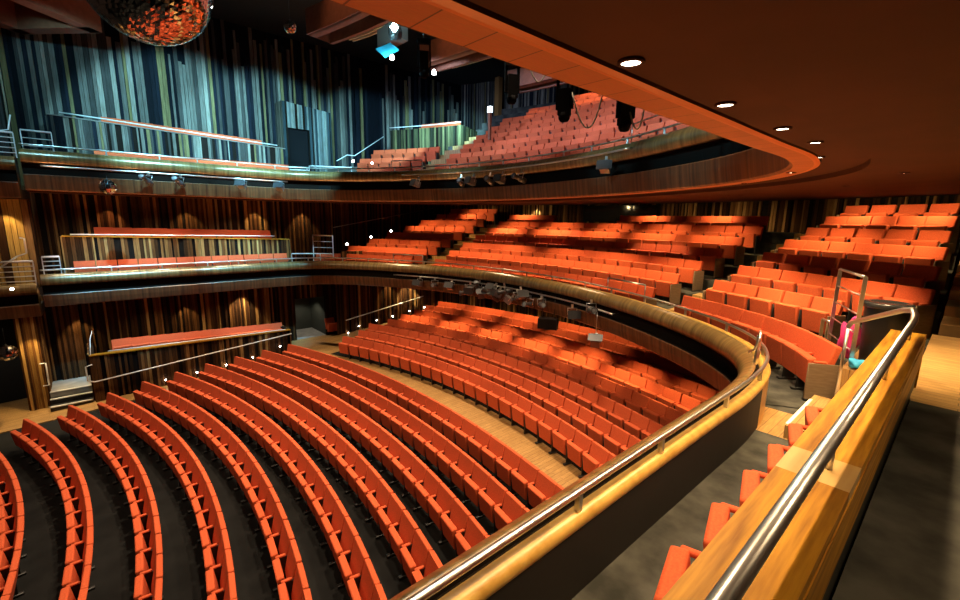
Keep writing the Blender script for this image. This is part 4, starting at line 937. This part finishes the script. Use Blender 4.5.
b = MB(); b.lathe([(.002, -.105), (.08, -.103), (.08, -.1), (.002, -.1)], 14, Matrix.Rotation(R_(-50), 4, 'X') ); b.lathe([(.02, -.09), (.09, 0), (.02, .09)], 12, c=FW * -.2); b.build('lamp', COOL, t)
b = MB(); b.add([(-.75, -.1, -.15), (-.15, -.2, -.5), (-.05, .1, -.3), (-.5, .15, -.02)], [(0, 1, 2, 3)]); b.add([(-.75, -.1, -.17), (-.15, -.2, -.52), (-.05, .1, -.32), (-.5, .15, -.04)], [(3, 2, 1, 0)]); b.build('flap', CYANP, t)
for q in (FW * -.35, FW * -.2 - UP * .45 - RT * .25):
    ld = bpy.data.lights.new('lamp_light', 'POINT'); ld.energy = 45; ld.color = (.4, .85, 1); ld.shadow_soft_size = .08; lo = bpy.data.objects.new('lamp_light', ld); COL.objects.link(lo); lo.location = c + q
b = MB(); b.box((-1.2, .2, .05), (-.3, .5, .45)); b.build('grey_panel', GREYBOX, t); b = MB(); b.tube([(0, 0, .1), (0, 0, 14.9 - c.z)], .02, 6); b.build('drop_pole', BLK, t)
for (x, y, l) in ((392, 58, 'bright point lamp high on the black ceiling'), (434, 73, 'dim point lamp on the black ceiling, right')):
    c = ray(x, y, 14.0); b = MB(); b.lathe([(.002, -.06), (.06, -.04), (.06, .05), (.03, .1)], 12); o = b.build('point_lamp', LED, loc=c); tag(o, l, 'lamp')
c = ray(490, 110, 18.5); t = thing('exit_lamp', 'bluish white lamp on a stand beside the upper rear doorway', 'lamp', c); b = MB(); b.box((-.09, -.07, -.1), (.09, .07, .14)); b.build('lamp', mat('soft_lamp', (1, 1, 1), emit=((.7, .9, 1), 3)), t); b = MB(); b.box((-.06, -.05, -1.2), (.06, .05, -.1)); b.build('stand', BEAM, t)
# white step lights
STEPL = [((-8.36, 1.5, .58), 'stalls box wall, leftmost'), ((-8.36, 2.5, .64), 'stalls box wall, second'), ((-8.36, 3.5, .73), 'stalls box wall, third'), ((-8.36, 4.5, .85), 'stalls box wall, fourth'), ((-8.36, 5.6, 1.12), 'stalls box wall, fifth')] + \
        [((-9.24, y, z), 'rear stalls side wall, ' + n) for y, z, n in ((9.1, .95, 'first'), (9.7, 1.21, 'second'), (10.7, 1.38, 'third'), (11.65, 1.46, 'fourth'), (12.7, 1.6, 'fifth'), (13.7, 1.7, 'sixth'))]
for (p, l) in STEPL:
    b = MB(); b.lathe([(.002, -.03), (.022, -.02), (.028, 0), (.022, .02), (.002, .03)], 10); o = b.build('step_light', LED, loc=p); tag(o, 'small white step light on the %s' % l, 'step light', 'white step lights')
for (px, py, d, l) in ((347, 244, 15.5, 'first white step light on the circle side wall'), (371, 237, 16.3, 'second white step light on the circle side wall'), (391, 231, 17.2, 'third white step light on the circle side wall'), (12, 289, 13.2, 'white step light in the far left side box'), (372, 163, 16, 'white step light beside the upper left steps'), (353, 161, 15.5, 'white step light by the upper doorway rail')):
    v = (RT * (px - 480) / FPX - UP * (py - 300) / FPX + FW); b = MB(); b.lathe([(.002, -.03), (.025, -.02), (.032, 0), (.025, .02), (.002, .03)], 10); o = b.build('step_light', LED, loc=EYE + v * (d * .75)); tag(o, l, 'step light', 'white step lights')
# control window in the circle back wall
cw = [(CC[0] + (WALLR - .16) * math.sin(R_(a)), CC[1] + (WALLR - .16) * math.cos(R_(a))) for a in (-7.2, -5, -3, -1, 1, 1.8)]
b = MB(); b.sweep(cw, [(0, 6.6), (0, 7.42)], normals(cw)); struct(b.build('window_1', GLASSD))

# ------------------------------------------------------------------ world and view
w = bpy.data.worlds.new('world'); sc.world = w; w.use_nodes = True
w.node_tree.nodes['Background'].inputs['Color'].default_value = (1, .55, .35, 1); w.node_tree.nodes['Background'].inputs['Strength'].default_value = .012
vs_ = sc.view_settings; sc.display_settings.display_device = 'sRGB'
vs_.view_transform = 'Standard'; vs_.look = 'None'; vs_.gamma = 1; vs_.exposure = 0.0; vs_.use_curve_mapping = False
